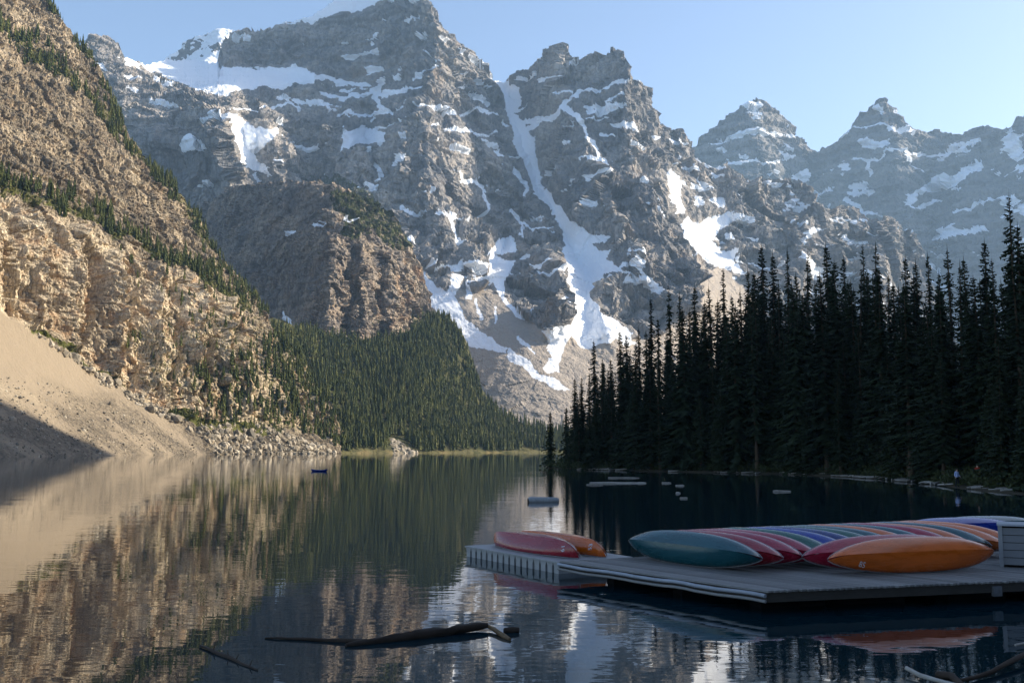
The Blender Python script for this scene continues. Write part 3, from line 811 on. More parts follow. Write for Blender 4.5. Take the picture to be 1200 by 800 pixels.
left = build_mass('cliff_wall', left_top, lb, 560, 600, left_depth, left_shape, M_left, jag=1.4, back=(260, 200))

# ---------------- forested slope below the tower
slo_top = [(290, 380), (320, 372), (345, 382), (390, 393), (440, 398), (480, 388), (505, 372), (520, 366), (535, 380), (546, 400), (556, 430), (566, 455), (585, 482), (610, 495), (640, 504), (680, 510), (760, 514), (860, 515)]
sb = [(p, float(shore_py(p, -4.0))) for p in range(290, 861, 15)]
slo_depth = tps([(290, 535, 810), (380, 535, 930), (480, 534, 1060), (560, 533, 1180), (640, 532, 1310), (760, 532, 1430), (860, 532, 1500),
                 (290, 380, 1150), (345, 382, 1230), (390, 393, 1300), (440, 398, 1310), (480, 388, 1350), (520, 366, 1430), (546, 400, 1410), (566, 455, 1400), (585, 482, 1400), (640, 504, 1430), (760, 514, 1520), (860, 515, 1580),
                 (400, 460, 1130), (480, 460, 1200), (330, 480, 1000), (430, 505, 1090), (520, 500, 1210)])
def slo_shape(P, PX, PY, Nn):
    d = 6 * fbm(P, 0.012, 4)
    shore = sstep(4.0, 1.0, P[..., 2] + 3 * fbm(P, 0.02, 2))
    talus = poly_in(*warp(PX, PY, 3, 0.08), [(280, 500), (330, 502), (372, 520), (395, 532), (395, 545), (280, 545)]) | poly_in(*warp(PX, PY, 2, 0.08), [(458, 512), (468, 514), (492, 530), (492, 540), (462, 540)])
    w1, w2, cr = worley(P, 0.16, 1.0)
    d += talus * (w2 - w1) * 4
    return dict(d=d, tone=0.4 + 0.3 * fbm(P, 0.03, 2) + 0.5 * shore, scree=talus * (0.4 + 0.6 * cr), stain=shore * 0.9, veg=0.6 * sstep(-0.1, 0.3, fbm(P, 0.02, 3, 1, 0.5, 8)) * (1 - talus))
slope = build_mass('forest_slope', slo_top, sb, 380, 110, slo_depth, slo_shape, M_slope, back=(200, 60))

# ---------------- lake
W = 9000.0
lake_me = np_mesh('lake', [(-W, -3000, 0), (W, -3000, 0), (W, 9000, 0), (-W, 9000, 0)], [(0, 1, 2, 3)], False)
tag(link('lake', lake_me, M_water), kind='structure')

# ---------------- right bank: shore, forest floor and the ridge beyond the frame that shades them
bank_poly = [(6.0, 196), (14, 178), (24, 163), (33, 152), (40, 141), (43.5, 126), (44, 113), (42.5, 101), (40.5, 91), (39.5, 82), (40, 74), (44, 62), (45, 48), (38, 36), (28, 27), (20, 16), (13, 5), (8, -3), (-10, -8), (-60, -40), (-120, -300),
             (1500, -300), (1500, 1400), (900, 1400), (420, 1100), (200, 700), (90, 420), (40, 280), (14, 215)]
def bank_height(X, Y):
    d, _, _ = poly_dist(X, Y, bank_poly + bank_poly[:1])
    ins = poly_in(X, Y, bank_poly)
    sd = np.where(ins, d, -d)
    z = np.where(sd > 0, 0.10 * sd ** 0.9 + 0.0009 * np.minimum(sd, 120) ** 2, sd * 0.35)
    z = z + np.where(sd > 0, 0.35 * perlin(X * 0.12, Y * 0.12, X * 0) * np.minimum(1, sd / 3) + 1.6 * perlin(X * 0.03, Y * 0.03, X * 0 + 5) * np.minimum(1, sd / 25), 0)
    x0 = np.maximum(120, 0.64 * Y + 20)
    H = np.interp(Y, [-300, 0, 300, 560, 850, 1050, 1400], [400, 440, 500, 580, 622, 400, 40])
    r = sstep(0, 1, (X - x0) / 320) * H
    z = z + r * (1 + 0.14 * perlin(X * 0.006, Y * 0.006, X * 0) + 0.05 * perlin(X * 0.03, Y * 0.03, X * 0))
    return np.maximum(z, -5), sd
xs = np.concatenate([np.arange(-40, 0, 6), np.arange(0, 130, 1.6), np.arange(130, 300, 6), np.arange(300, 1500, 25)])
ys = np.concatenate([np.arange(-300, -20, 25), np.arange(-20, 10, 3), np.arange(10, 240, 1.6), np.arange(240, 420, 6), np.arange(420, 1401, 25)])
GX, GY = np.meshgrid(xs, ys)
GZ, GSD = bank_height(GX, GY)
gi = np.arange(GX.size).reshape(GX.shape)
gF = np.stack([gi[:-1, :-1], gi[:-1, 1:], gi[1:, 1:], gi[1:, :-1]], -1).reshape(-1, 4)
keep = (GSD[:-1, :-1] > -14).ravel()
gme = np_mesh('forest_bank', np.stack([GX, GY, GZ], -1).reshape(-1, 3), gF[keep])
M_bank = simple('forest_floor', (0.06, 0.05, 0.032), 0.95, 0.1, 0.55, 0.8, 0.15)
tag(link('forest_bank', gme, M_bank), kind='structure')

# ================================================================ TREES
def spruce_mesh(name, H, Rm, seed, gaps=0.1, bare=0.08, spread=1.0):
    """returns (trunk mesh, crown mesh): whorls of drooping boughs made of many small sprays"""
    rd = random.Random(seed)
    V = []; F = []
    def tri(a, b, c):
        i = len(V); V.extend((a, b, c)); F.append((i, i + 1, i + 2))
    z = H * bare
    lop = rd.uniform(0, 6.28)
    while z < H * 0.985:
        q = (z - H * bare) / (H * (1 - bare))
        rr = 1.28 * Rm * (1 - q) ** 0.74 * (0.55 + 0.45 * min(1, q * 6 + 0.35)) + 0.10
        nb = 5 if q < 0.85 else 4
        a0 = rd.uniform(0, 6.28)
        for k in range(nb):
            if rd.random() < gaps: continue
            az = a0 + 6.283 * k / nb + rd.uniform(-0.4, 0.4)
            L = rr * rd.uniform(0.55, 1.2) * (1 + 0.14 * math.cos(az - lop))
            dx, dy = math.cos(az), math.sin(az)
            droop = rd.uniform(0.22, 0.5) * spread + 0.18 * (1 - q)
            if q > 0.88: droop = rd.uniform(-0.5, 0.1)
            zz = z + rd.uniform(-0.12, 0.12)
            def at(t):
                return (dx * L * t, dy * L * t, zz - L * droop * t * (1.25 - 0.45 * t))
            n = max(3, int(L / 0.27))
            prev = at(0)
            sx, sy = -dy, dx
            for j in range(n):
                t0 = j / n; t1 = min(1.0, (j + 1.5) / n)
                p = at(t0); e = at(t1)
                w = (0.15 + 0.30 * L * (1 - t0) ** 0.8 * (0.5 + t0)) * rd.uniform(0.7, 1.3)
                hang = w * rd.uniform(0.25, 0.75)
                fw = w * rd.uniform(0.3, 0.8)
                for s in (-1, 1):
                    o = (p[0] + dx * fw + s * sx * w, p[1] + dy * fw + s * sy * w, p[2] - hang)
                    tri(p, o, e)
                if rd.random() < 0.6:
                    tri(p, e, ((p[0] + e[0]) / 2, (p[1] + e[1]) / 2, p[2] - rd.uniform(0.25, 0.55) * (0.6 + 0.4 * L / Rm)))
        z += rd.uniform(0.26, 0.42) * (0.75 + 0.5 * (1 - q)) * (H / 28) ** 0.5
    tri((0.09, 0, H * 0.95), (-0.05, 0.08, H * 0.95), (0, 0, H * 1.02)); tri((-0.09, 0, H * 0.95), (0.05, -0.08, H * 0.95), (0, 0, H * 1.02))
    crown = np_mesh(name + '_crown', V, F, False)
    crown.materials.append(M_needles)
    mb = MB()
    pts = []; rad = []
    bx, by = rd.uniform(-0.25, 0.25), rd.uniform(-0.25, 0.25)
    for i in range(9):
        t = i / 8
        pts.append((bx * math.sin(t * 3.1), by * math.sin(t * 3.1), -0.5 + (H + 0.3) * t)); rad.append(0.012 * H * (1 - t) ** 0.85 + 0.02 + (0.12 if i == 0 else 0))
    mb.tube(pts, rad, 8)
    # dead stubs on the lower stem
    for i in range(14):
        zz = rd.uniform(0.03, 0.3) * H; a = rd.uniform(0, 6.28); l = rd.uniform(0.5, 1.5)
        mb.tube([(0, 0, zz), (math.cos(a) * l, math.sin(a) * l, zz - 0.25 * l)], [0.03, 0.01], 4)
    trunk = mb.mesh(name + '_trunk'); trunk.materials.append(M_bark)
    return trunk, crown

SPR = [spruce_mesh('spruce_a', 28, 2.7, 1), spruce_mesh('spruce_b', 28, 2.2, 2, 0.16), spruce_mesh('spruce_c', 28, 3.1, 3, 0.08, 0.05), spruce_mesh('spruce_d', 28, 1.8, 4, 0.22, 0.12),
       spruce_mesh('spruce_e', 28, 2.5, 5, 0.2, 0.18), spruce_mesh('spruce_f', 28, 3.3, 6, 0.12, 0.04, 1.2), spruce_mesh('spruce_g', 28, 2.0, 7, 0.3, 0.1)]
SPR_S = [spruce_mesh('young_spruce_a', 11, 1.75, 8, 0.08, 0.02), spruce_mesh('young_spruce_b', 11, 1.4, 9, 0.15, 0.03)]

def bank_z(x, y):
    z, _ = bank_height(np.array([[float(x)]]), np.array([[float(y)]]))
    return float(z[0, 0])

def put_spruce(kind, x, y, h, label, group, rz=None, wide=1.0, lean=0.0):
    tr, cr = kind
    base = cr.vertices[-1].co.z / 1.02
    o = empty('spruce_tree', (x, y, bank_z(x, y) - 0.1), rz if rz is not None else random.uniform(0, 6.28))
    s = h / base
    o.scale = (s ** 0.7 * wide, s ** 0.7 * wide, s)
    o.rotation_euler = (random.uniform(-lean, lean), random.uniform(-lean, lean), o.rotation_euler[2])
    link('trunk', tr, None, o); link('crown', cr, None, o)
    return tag(o, label, 'tree', group)

def bank_shoreY(px):
    return np.interp(px, [636, 660, 700, 770, 850, 930, 1000, 1050, 1120, 1200, 1300], [196, 180, 175, 165, 153, 143, 128, 115, 93, 80, 62])
G_R = 'conifers of the shaded shore forest'
SPR_L = ['tall dark spruce with an even full crown in the shaded shore forest', 'tall narrow spruce with a few gaps between its boughs in the shaded shore forest',
         'tall broad spruce clothed in boughs almost to the ground in the shaded shore forest', 'tall pencil-slim spruce with thin boughs in the shaded shore forest',
         'tall spruce with a long bare lower trunk in the shaded shore forest', 'broadest drooping spruce kind, its boughs sweeping low in the shaded shore forest',
         'tall ragged spruce with many missing boughs in the shaded shore forest']
L_R = SPR_L[0]
L_Y = 'short young spruce at the edge of the shaded forest by the near shore'; G_Y = 'young spruces along the forest edge'
# skyline trees: photo column, tip row, how far behind the shore
sky_tr = [(673, 442, 8), (682, 440, 10), (690, 436, 7), (697, 398, 12), (706, 418, 9), (716, 432, 6), (727, 386, 14), (734, 390, 10), (744, 402, 6), (750, 382, 12), (762, 347, 16), (772, 372, 9), (785, 332, 18), (797, 342, 12),
          (806, 362, 8), (813, 333, 20), (823, 352, 9), (832, 334, 16), (847, 313, 24), (856, 345, 10), (866, 338, 14), (877, 313, 22), (886, 317, 16), (895, 285, 30), (903, 296, 20), (912, 330, 12), (922, 290, 28), (933, 320, 12), (943, 294, 24),
          (956, 330, 14), (971, 285, 28), (978, 303, 16), (986, 299, 20), (997, 325, 12), (1010, 285, 26), (1018, 316, 14), (1027, 284, 24), (1038, 318, 14), (1046, 330, 10), (1060, 299, 20), (1069, 320, 12), (1075, 304, 18), (1087, 297, 22), (1099, 318, 12),
          (1111, 288, 24), (1121, 306, 14), (1131, 300, 20), (1140, 320, 12), (1149, 280, 22), (1158, 300, 12), (1176, 226, 16), (1190, 262, 14), (1183, 300, 8), (1204, 250, 18), (1220, 235, 20)]
taken = []
for i, (px, py, off) in enumerate(sky_tr):
    Y = float(bank_shoreY(px)) + off
    X = (px - 600) / FPX * Y * 1.03
    p = world_pt(px, py, Y)
    X = float(p[0]); zt = float(p[2])
    h = max(7.0, zt - bank_z(X, Y))
    lab, grp = L_R, G_R
    if px == 1176:
        lab, grp = 'tallest spruce of the shaded shore forest, its spire well above all the others', None
    ki = [0, 1, 3, 4, 6, 1, 0, 2][i % 8]
    kind = SPR[ki] if h > 13 else SPR_S[i % 2]
    if grp and h > 13: lab = SPR_L[ki]
    elif grp: lab, grp = L_Y, G_Y
    put_spruce(kind, X, Y, h, lab, grp, wide=random.uniform(0.8, 1.05), lean=0.012)
    taken.append((X, Y))
put_spruce(SPR_S[1], *[float(v) for v in world_pt(645, 548, 196)[:2]], 11.0, 'lone slim spruce at the very tip of the forest point, apart from the rest', None, wide=1.0)
put_spruce(SPR_S[0], *[float(v) for v in world_pt(664, 546, 190)[:2]], 11.5, 'slim spruce second from the tip of the forest point', None, wide=0.8)
# the body of the forest
cnt = 0; tries = 0
while cnt < 190 and tries < 6000:
    tries += 1
    px = random.uniform(668, 1260)
    off = random.choice([random.uniform(1.5, 8), random.uniform(5, 30), random.uniform(25, 60)])
    Y = float(bank_shoreY(px)) + off
    X = (px - 600) / FPX * Y
    if min((X - a) ** 2 + (Y - b) ** 2 for a, b in taken) < (1.7 if off < 10 else 2.6) ** 2: continue
    if 1105 < px < 1150 and off < 14: continue
    tip = np.interp(px, [660, 700, 730, 765, 800, 850, 900, 970, 1100, 1150, 1200, 1260], [455, 425, 400, 372, 355, 342, 325, 312, 318, 310, 290, 280])
    zt = float(world_pt(px, tip + random.uniform(3, 75), Y)[2])
    gz = bank_z(X, Y)
    h = zt - gz
    if off < 8 and random.random() < 0.45: h *= random.uniform(0.35, 0.75)
    if h < 5: continue
    taken.append((X, Y)); cnt += 1
    ki = random.randrange(7)
    if h > 13: put_spruce(SPR[ki], X, Y, h, SPR_L[ki], G_R, wide=random.uniform(0.9, 1.2), lean=0.02)
    else: put_spruce(random.choice(SPR_S), X, Y, h, L_Y, G_Y, wide=random.uniform(0.85, 1.2), lean=0.02)

# undergrowth along the bank: uncountable shrubs
def shrub_stuff():
    V = []; rd = random.Random(5)
    for i in range(1500):
        px = rd.uniform(640, 1300); off = abs(rd.gauss(0, 5)) + 0.8
        Y = float(bank_shoreY(px)) + off; X = (px - 600) / FPX * Y
        z = bank_z(X, Y) if i % 3 == 0 else None
        if z is None: z = 0.1 * off ** 0.9 + 0.1
        hh = rd.uniform(0.4, 1.5)
        for k in range(14):
            a = rd.uniform(0, 6.28); r = rd.uniform(0, 0.7); zz = z + rd.uniform(0, hh)
            c = np.array([X + r * math.cos(a), Y + r * math.sin(a), zz])
            u = np.array([rd.gauss(0, 1) for _ in range(3)]); v = np.array([rd.gauss(0, 1) for _ in range(3)])
            u *= 0.22 / np.linalg.norm(u); v *= 0.16 / np.linalg.norm(v)
            V += [c - u, c + v, c + u]
    V = np.array(V); F = np.arange(len(V)).reshape(-1, 3)
    return np_mesh('undergrowth', V, F, False)
tag(link('undergrowth', shrub_stuff(), simple('shrub_leaves', (0.045, 0.055, 0.02), 0.8, 0.2, 0.5, 0.6)), 'low dark shrubs and ground cover along the forest shore', 'shrubs', kind='stuff')

# ---------------- distant conifers on the slope and the ledges
def tree_template(seed, tiers=6, spikes=7):
    rd = np.random.default_rng(seed); T = []
    for i in range(tiers):
        z0 = 0.10 + 0.82 * i / tiers; z1 = z0 + 1.65 / tiers
        r = 1.0 * (1 - i / tiers) ** 0.9 + 0.08
        a0 = rd.random() * 6.28
        for k in range(spikes if i < tiers - 2 else 4):
            a = a0 + 6.283 * k / (spikes if i < tiers - 2 else 4) + rd.normal() * 0.12
            rr = r * rd.uniform(0.7, 1.2); w = 0.52
            zz = z0 + rd.normal() * 0.02
            T.append([(0, 0, min(1, z1)), (rr * math.cos(a - w), rr * math.sin(a - w), zz + 0.03), (rr * math.cos(a + w) * 0.9, rr * math.sin(a + w) * 0.9, zz)])
    T.append([(-0.06, 0, -0.05), (0.06, 0, -0.05), (0, 0, 0.5)]); T.append([(0, -0.06, -0.05), (0, 0.06, -0.05), (0, 0, 0.5)])
    return np.array(T)                       # (n,3,3)
TT = [tree_template(s) for s in range(20, 26)]

def pick(mass, polys, n, rng, line=None, wline=0, zmin=0.5, wob=5, clump=0):
    """random surface points of a mass inside pixel areas"""
    PX, PY, P = mass['PX'], mass['PY'], mass['P']
    qx, qy = warp(PX, PY, wob, 0.05, 3.0)
    m = np.zeros(PX.shape, bool)
    for p in polys: m |= poly_in(qx, qy, p)
    if line is not None:
        for ln in line:
            d, _, _ = poly_dist(qx, qy, ln)
            m |= d < wline
    m &= P[..., 2] > zmin
    if clump: m &= fbm(P, 0.03, 3, 1.0, 0.6, 61) > clump
    # area weighting: true area of a grid cell
    du = np.linalg.norm(np.gradient(P, axis=1), axis=-1); dv = np.linalg.norm(np.gradient(P, axis=0), axis=-1)
    w = (np.minimum(du, 6) * np.minimum(dv, 6) * m).ravel(); w /= w.sum()
    idx = rng.choice(w.size, n, p=w)
    return P.reshape(-1, 3)[idx] + rng.normal(size=(n, 3)) * [0.8, 0.8, 0]

rf = np.random.default_rng(3)
def sized(p, hlo, hhi, rlo=0.105, rhi=0.15): 
    n = len(p); h = rf.uniform(hlo, hhi, n)
    return np.column_stack([p, h, h * rf.uniform(rlo, rhi, n)])
groups = []
slope_poly = [(300, 385), (345, 386), (390, 396), (440, 400), (480, 392), (505, 376), (520, 369), (534, 384), (544, 402), (554, 432), (564, 458), (584, 484), (612, 497), (640, 506), (900, 512), (900, 525), (640, 529), (560, 529), (500, 529), (494, 529), (470, 512), (458, 512), (452, 527), (400, 529), (378, 522), (330, 500), (290, 480)]
groups.append(sized(pick(slope, [slope_poly], 5800, rf, zmin=0.8, wob=1.5), 10, 19))
groups.append(sized(pick(left, [[(228, 440), (262, 432), (330, 396), (350, 430), (380, 480), (402, 508), (392, 524), (350, 506), (300, 492), (262, 492), (240, 470)]], 620, rf), 9, 18))
groups.append(sized(pick(left, [], 560, rf, [[(-60, 202), (0, 220), (60, 236), (120, 260), (180, 290), (240, 320), (290, 358)]], 8, wob=12, clump=-0.12), 7, 17, 0.1, 0.14))
groups.append(sized(pick(left, [], 420, rf, [[(0, 32), (40, 64), (90, 102), (130, 142), (165, 182), (205, 226), (250, 292)]], 9, wob=12, clump=-0.12), 6, 16))
groups.append(sized(pick(left, [], 300, rf, [[(56, 2), (100, 60), (126, 104), (150, 156), (188, 206), (228, 256), (264, 312), (300, 354), (330, 398)]], 5, wob=5, clump=-0.1), 6, 15))
groups.append(sized(pick(left, [[(130, 385), (210, 385), (300, 380), (335, 410), (300, 470), (230, 460), (170, 440)], [(120, 290), (300, 370), (320, 400), (200, 380)]], 150, rf), 6, 13))
groups.append(sized(pick(left, [], 130, rf, [[(205, 482), (240, 492), (300, 500), (330, 508)]], 5), 3, 9))
groups.append(sized(pick(tower, [[(385, 222), (430, 228), (470, 280), (455, 290), (405, 262)]], 260, rf), 4, 8, 0.16, 0.25))
groups.append(sized(pick(tower, [[(250, 402), (530, 398), (530, 432), (250, 432)], [(484, 365), (520, 372), (528, 430), (495, 425)]], 420, rf), 7, 13))
groups.append(sized(pick(tower, [[(270, 290), (490, 290), (495, 395), (270, 395)]], 160, rf), 3, 6, 0.16, 0.25))
groups.append(sized(pick(main, [[(350, 198), (400, 204), (445, 240), (470, 275), (440, 250), (395, 224)]], 160, rf), 5, 9, 0.16, 0.25))
AT = np.concatenate(groups); GI = np.concatenate([np.full(len(g), i) for i, g in enumerate(groups)])
# the ones that show largest stand as trees of their own
fx, fy = project(AT[:, :3])
size = AT[:, 3] / AT[:, 1]
inframe = (fx > 0) & (fx < 640) & (fy > 10) & (fy < 530)
order = np.argsort(-np.where(inframe, size, 0))
solo = order[:90]
rest = np.ones(len(AT), bool); rest[solo] = False
def forest_mesh(T, name):
    Vs = []; tint = []
    var = rf.integers(0, len(TT), len(T)); ang = rf.uniform(0, 6.28, len(T)); tn = rf.random(len(T))
    for k, t in enumerate(TT):
        s = np.where(var == k)[0]
        if not len(s): continue
        c, n_ = np.cos(ang[s]), np.sin(ang[s])
        x = t[None, ..., 0]; y = t[None, ..., 1]; z = t[None, ..., 2]
        r = T[s, 4][:, None, None]; h = T[s, 3][:, None, None]
        X = (x * c[:, None, None] - y * n_[:, None, None]) * r + T[s, 0][:, None, None]
        Yy = (x * n_[:, None, None] + y * c[:, None, None]) * r + T[s, 1][:, None, None]
        Z = z * h + T[s, 2][:, None, None] - 0.3
        Vs.append(np.stack([X, Yy, Z], -1).reshape(-1, 3))
        tint.append(np.repeat(tn[s], t.shape[0] * 3))
    V = np.concatenate(Vs)
    me = np_mesh(name, V, np.arange(len(V)).reshape(-1, 3), False)
    set_attr(me, 'tint', np.concatenate(tint))
    me.materials.append(M_farneedles)
    return me
tag(link('far_forest', forest_mesh(AT[rest], 'far_forest')), 'dense conifer forest covering the slope and ledges across the lake', 'forest', kind='stuff')
solo_me = []
for k in range(6):
    t = np.concatenate([tree_template(40 + k, 11, 9)])
    V = t.reshape(-1, 3).copy()
    me = np_mesh('far_conifer', V, np.arange(len(V)).reshape(-1, 3), False)
    set_attr(me, 'tint', np.full(len(V), 0.15 + 0.13 * k)); me.materials.append(M_farneedles)
    solo_me.append(me)
for j, i in enumerate(solo):
    o = link('far_conifer', solo_me[j % 6])
    o.location = AT[i, :3] - [0, 0, 0.3]; o.scale = (AT[i, 4], AT[i, 4], AT[i, 3]); o.rotation_euler = (0, 0, float(rf.uniform(0, 6.28)))
    tag(o, {0: 'conifer at the foot of the forested slope across the lake', 1: 'conifer where the cliff wall runs down into the far forest', 2: 'conifer on the lower ledge right above the tan cliff',
            3: 'conifer on the upper diagonal ledge high on the cliff wall', 4: 'conifer on the skyline ridge of the cliff wall', 5: 'lone conifer clinging to the face of the tan cliff',
            6: 'small conifer at the cliff foot above the boulders'}.get(int(GI[i]), 'conifer on the rock tower'), 'tree', 'conifers on the far side of the lake')

# boulders of the talus by the water
def boulders():
    rd = np.random.default_rng(8)
    pts = np.concatenate([pick(left, [[(225, 500), (300, 496), (360, 512), (392, 530), (392, 540), (255, 540)]], 700, rd, zmin=-0.5), pick(slope, [[(285, 500), (330, 502), (372, 520), (395, 532), (395, 540), (285, 540)], [(460, 514), (470, 516), (490, 530), (464, 536)]], 500, rd, zmin=-0.5),
                          pick(left, [[(60, 398), (110, 436), (200, 482), (215, 500), (120, 448), (40, 392)]], 260, rd), pick(left, [[(-40, 440), (60, 450), (120, 470), (200, 510), (250, 530), (-40, 534)]], 1000, rd, zmin=0)])
    bm = bmesh.new(); bmesh.ops.create_icosphere(bm, subdivisions=1, radius=1)
    bv = np.array([v.co[:] for v in bm.verts]); bf = np.array([[v.index for v in f.verts] for f in bm.faces]); bm.free()
    Vs = []; Fs = []; tint = []
    for i, p in enumerate(pts):
        s = rd.gamma(2.2, 0.55) + 0.3
        if i >= 1460: s = 0.25 + rd.gamma(2, 0.16)
        v = bv * (s * rd.uniform(0.6, 1.3, 3)) * rd.uniform(0.75, 1.2, (len(bv), 1))
        a = rd.uniform(0, 6.28); c, n_ = math.cos(a), math.sin(a)
        v = np.stack([v[:, 0] * c - v[:, 1] * n_, v[:, 0] * n_ + v[:, 1] * c, v[:, 2]], -1) + p
        Fs.append(bf + i * len(bv)); Vs.append(v); tint.append(np.full(len(bv), rd.random()))
    me = np_mesh('boulders', np.concatenate(Vs), np.concatenate(Fs), False)
    set_attr(me, 'tint', np.concatenate(tint))
    N = NT('boulder_rock')
    N.color(N.ramp(N.attr('tint'), [(0, (0.13, 0.12, 0.10)), (0.6, (0.30, 0.26, 0.20)), (1, (0.46, 0.41, 0.33))]))
    me.materials.append(N.set(0.95, 0.1))
    return me
tag(link('boulders', boulders()), 'grey boulders of the talus along the far shore', 'rocks', kind='stuff')

# ================================================================ DOCK, CANOES, DRIFTWOOD, PEOPLE
def wood(name, a, b, axis_scale=(1, 1, 1), rough=0.85):
    N = NT(name)
    oi = N.n('ShaderNodeObjectInfo')
    v = N.coord(axis_scale)
    n = N.noise(v, 6, 6, 0.7); n2 = N.noise(N.coord(), 1.3, 3, 0.6)
    f = N.math('ADD', N.math('MULTIPLY', n, 0.5), N.math('MULTIPLY', n2, 0.3))
    f = N.math('ADD', f, N.math('MULTIPLY', oi.outputs['Random'], 0.28))
    N.color(N.ramp(f, [(0.3, a), (0.8, b)]))
    N.bump(n, 0.5, 0.006)
    return N.set(rough, 0.3)
M_plank = wood('weathered_plank', (0.10, 0.096, 0.092), (0.27, 0.262, 0.255), (6, 0.5, 6))
M_fascia = wood('dark_wet_wood', (0.022, 0.020, 0.018), (0.075, 0.066, 0.056), (0.6, 6, 6))
M_float = simple('black_float', (0.008, 0.008, 0.009), 0.9, 0.05, 0.3, 3)
M_pale = simple('pale_strip', (0.27, 0.29, 0.33), 0.5, 0.5, 0.25, 2.0)
M_block = simple('grey_plastic_block', (0.30, 0.30, 0.30), 0.55, 0.4, 0.15, 1.5)
M_drift = wood('bleached_driftwood', (0.16, 0.14, 0.12), (0.42, 0.39, 0.35), (1, 1, 1))
M_wetlog = wood('wet_log', (0.018, 0.013, 0.010), (0.06, 0.042, 0.03), (1, 1, 1), 0.9)
M_white = simple('number_paint', (0.62, 0.62, 0.66), 0.6, 0.3, 0.1, 8)
M_trim = simple('gunwale_metal', (0.22, 0.22, 0.24), 0.4, 0.5, 0.2, 4)

ZD = 0.50
A = ground(898, 692, ZD); B = ground(655, 657, ZD); E = ground(1165, 681, ZD)
wdir = (B - A).normalized(); e_f = (E - A).normalized(); e_b = Vector((0.91, 0.416, 0)).normalized()
Lw = (B - A).length
dock = empty('wooden_dock', A.lerp(B, 0.5) * 1.0 - Vector((0, 0, ZD)))
tag(dock, 'weathered plank dock carrying the long row of leaning canoes', 'dock')
O = dock.location.copy()
perp = Vector((-wdir.y, wdir.x, 0)); perp = perp if perp.dot(e_f) > 0 else -perp
PWID = 0.15
npl = 84
for k in range(npl):
    # each plank runs from the front edge to the back edge, parallel to the left edge
    s0 = (k + 0.5) * PWID
    f0 = A + e_f * (s0 / e_f.dot(perp)); b0 = B + e_b * (s0 / e_b.dot(perp))
    f0 = f0 - wdir * random.uniform(0.0, 0.035)
    ln = (b0 - f0).length; mid = (f0 + b0) / 2
    mb = MB()
    mb.obox((0, 0, 0), (PWID / 2 - 0.006, 0, 0), (0, ln / 2, 0), (0, 0, 0.02))
    p = mb.build('plank', M_plank, dock)
    p.location = mid - O + Vector((0, 0, -0.02 + random.uniform(-0.005, 0.005)))
    p.rotation_euler = (0, 0, math.atan2(wdir.y, wdir.x) - math.pi / 2)
def board(name, p, q, top, bot, th, mat, parent, org):
    """upright board from p to q"""
    p = Vector((p.x, p.y, 0)); q = Vector((q.x, q.y, 0)); d = q - p; l = d.length; d.normalize()
    mb = MB()
    mb.obox((0, 0, 0), (l / 2, 0, 0), (0, th / 2, 0), (0, 0, (top - bot) / 2))
    o = mb.build(name, mat, parent)
    o.location = (p + q) / 2 - Vector((org.x, org.y, 0)) + Vector((0, 0, (top + bot) / 2 - org.z))
    o.rotation_euler = (0, 0, math.atan2(d.y, d.x))
    return o
front_end = A + e_f * 12.0
inn = wdir * 0.06
board('front_board', A + inn + e_f * 0.04, front_end + inn, ZD - 0.043, ZD - 0.25, 0.05, M_fascia, dock, O)
board('edge_beam', A + perp * 0.05, B + perp * 0.05, ZD - 0.043, ZD - 0.24, 0.05, M_fascia, dock, O)
board('back_board', B + perp * 0.1, B + e_b * 11.5, ZD - 0.043, ZD - 0.25, 0.05, M_fascia, dock, O)
# the pale bumper strip fixed along the left edge, a little wavy
mb = MB()
pts = []
for i in range(22):
    t = i / 21
    q = A.lerp(B, t) - perp * 0.035 - O
    pts.append(Vector((q.x, q.y, ZD - 0.10 + 0.012 * math.sin(t * 21) + random.uniform(-0.006, 0.006))))
mb.tube(pts, 0.045, 8)
mb.build('bumper_strip', M_pale, dock)
mb = MB(); pts2 = [p + Vector((0, 0, -0.12)) for p in pts]
mb.tube(pts2, 0.035, 8)
mb.build('lower_rail', M_plank, dock)
post = MB(); q = A + e_f * 5.9 + inn * 0.2 - O
post.obox((q.x, q.y, ZD - 0.22), (0.11, 0.03, 0), (-0.01, 0.04, 0), (0, 0, 0.11)); post.build('corner_bracket', simple('worn_bracket', (0.10, 0.105, 0.115), 0.7, 0.3, 0.3, 6), dock)
for (s, t) in [(1.5, 0.1), (1.5, 0.5), (1.5, 0.9), (3.6, 0.1), (3.6, 0.6), (6.4, 0.1), (6.4, 0.6), (9.2, 0.1), (9.2, 0.6)]:
    c = A + e_f * s + wdir * (0.5 + t * (Lw - 1.0)) - O; c.z = 0
    mb = MB(); mb.tube([c + Vector((0, 0, 0.02)) + e_f * -0.8, c + Vector((0, 0, 0.02)) + e_f * 0.8], 0.26, 14)
    mb.build('float_drum', M_float, dock)
for s in (1.5, 4.5, 7.5, 10.5):
    board('joist', A + e_f * s + wdir * 0.2, A + e_f * s + wdir * (Lw - 0.2), ZD - 0.046, ZD - 0.2, 0.06, M_fascia, dock, O)

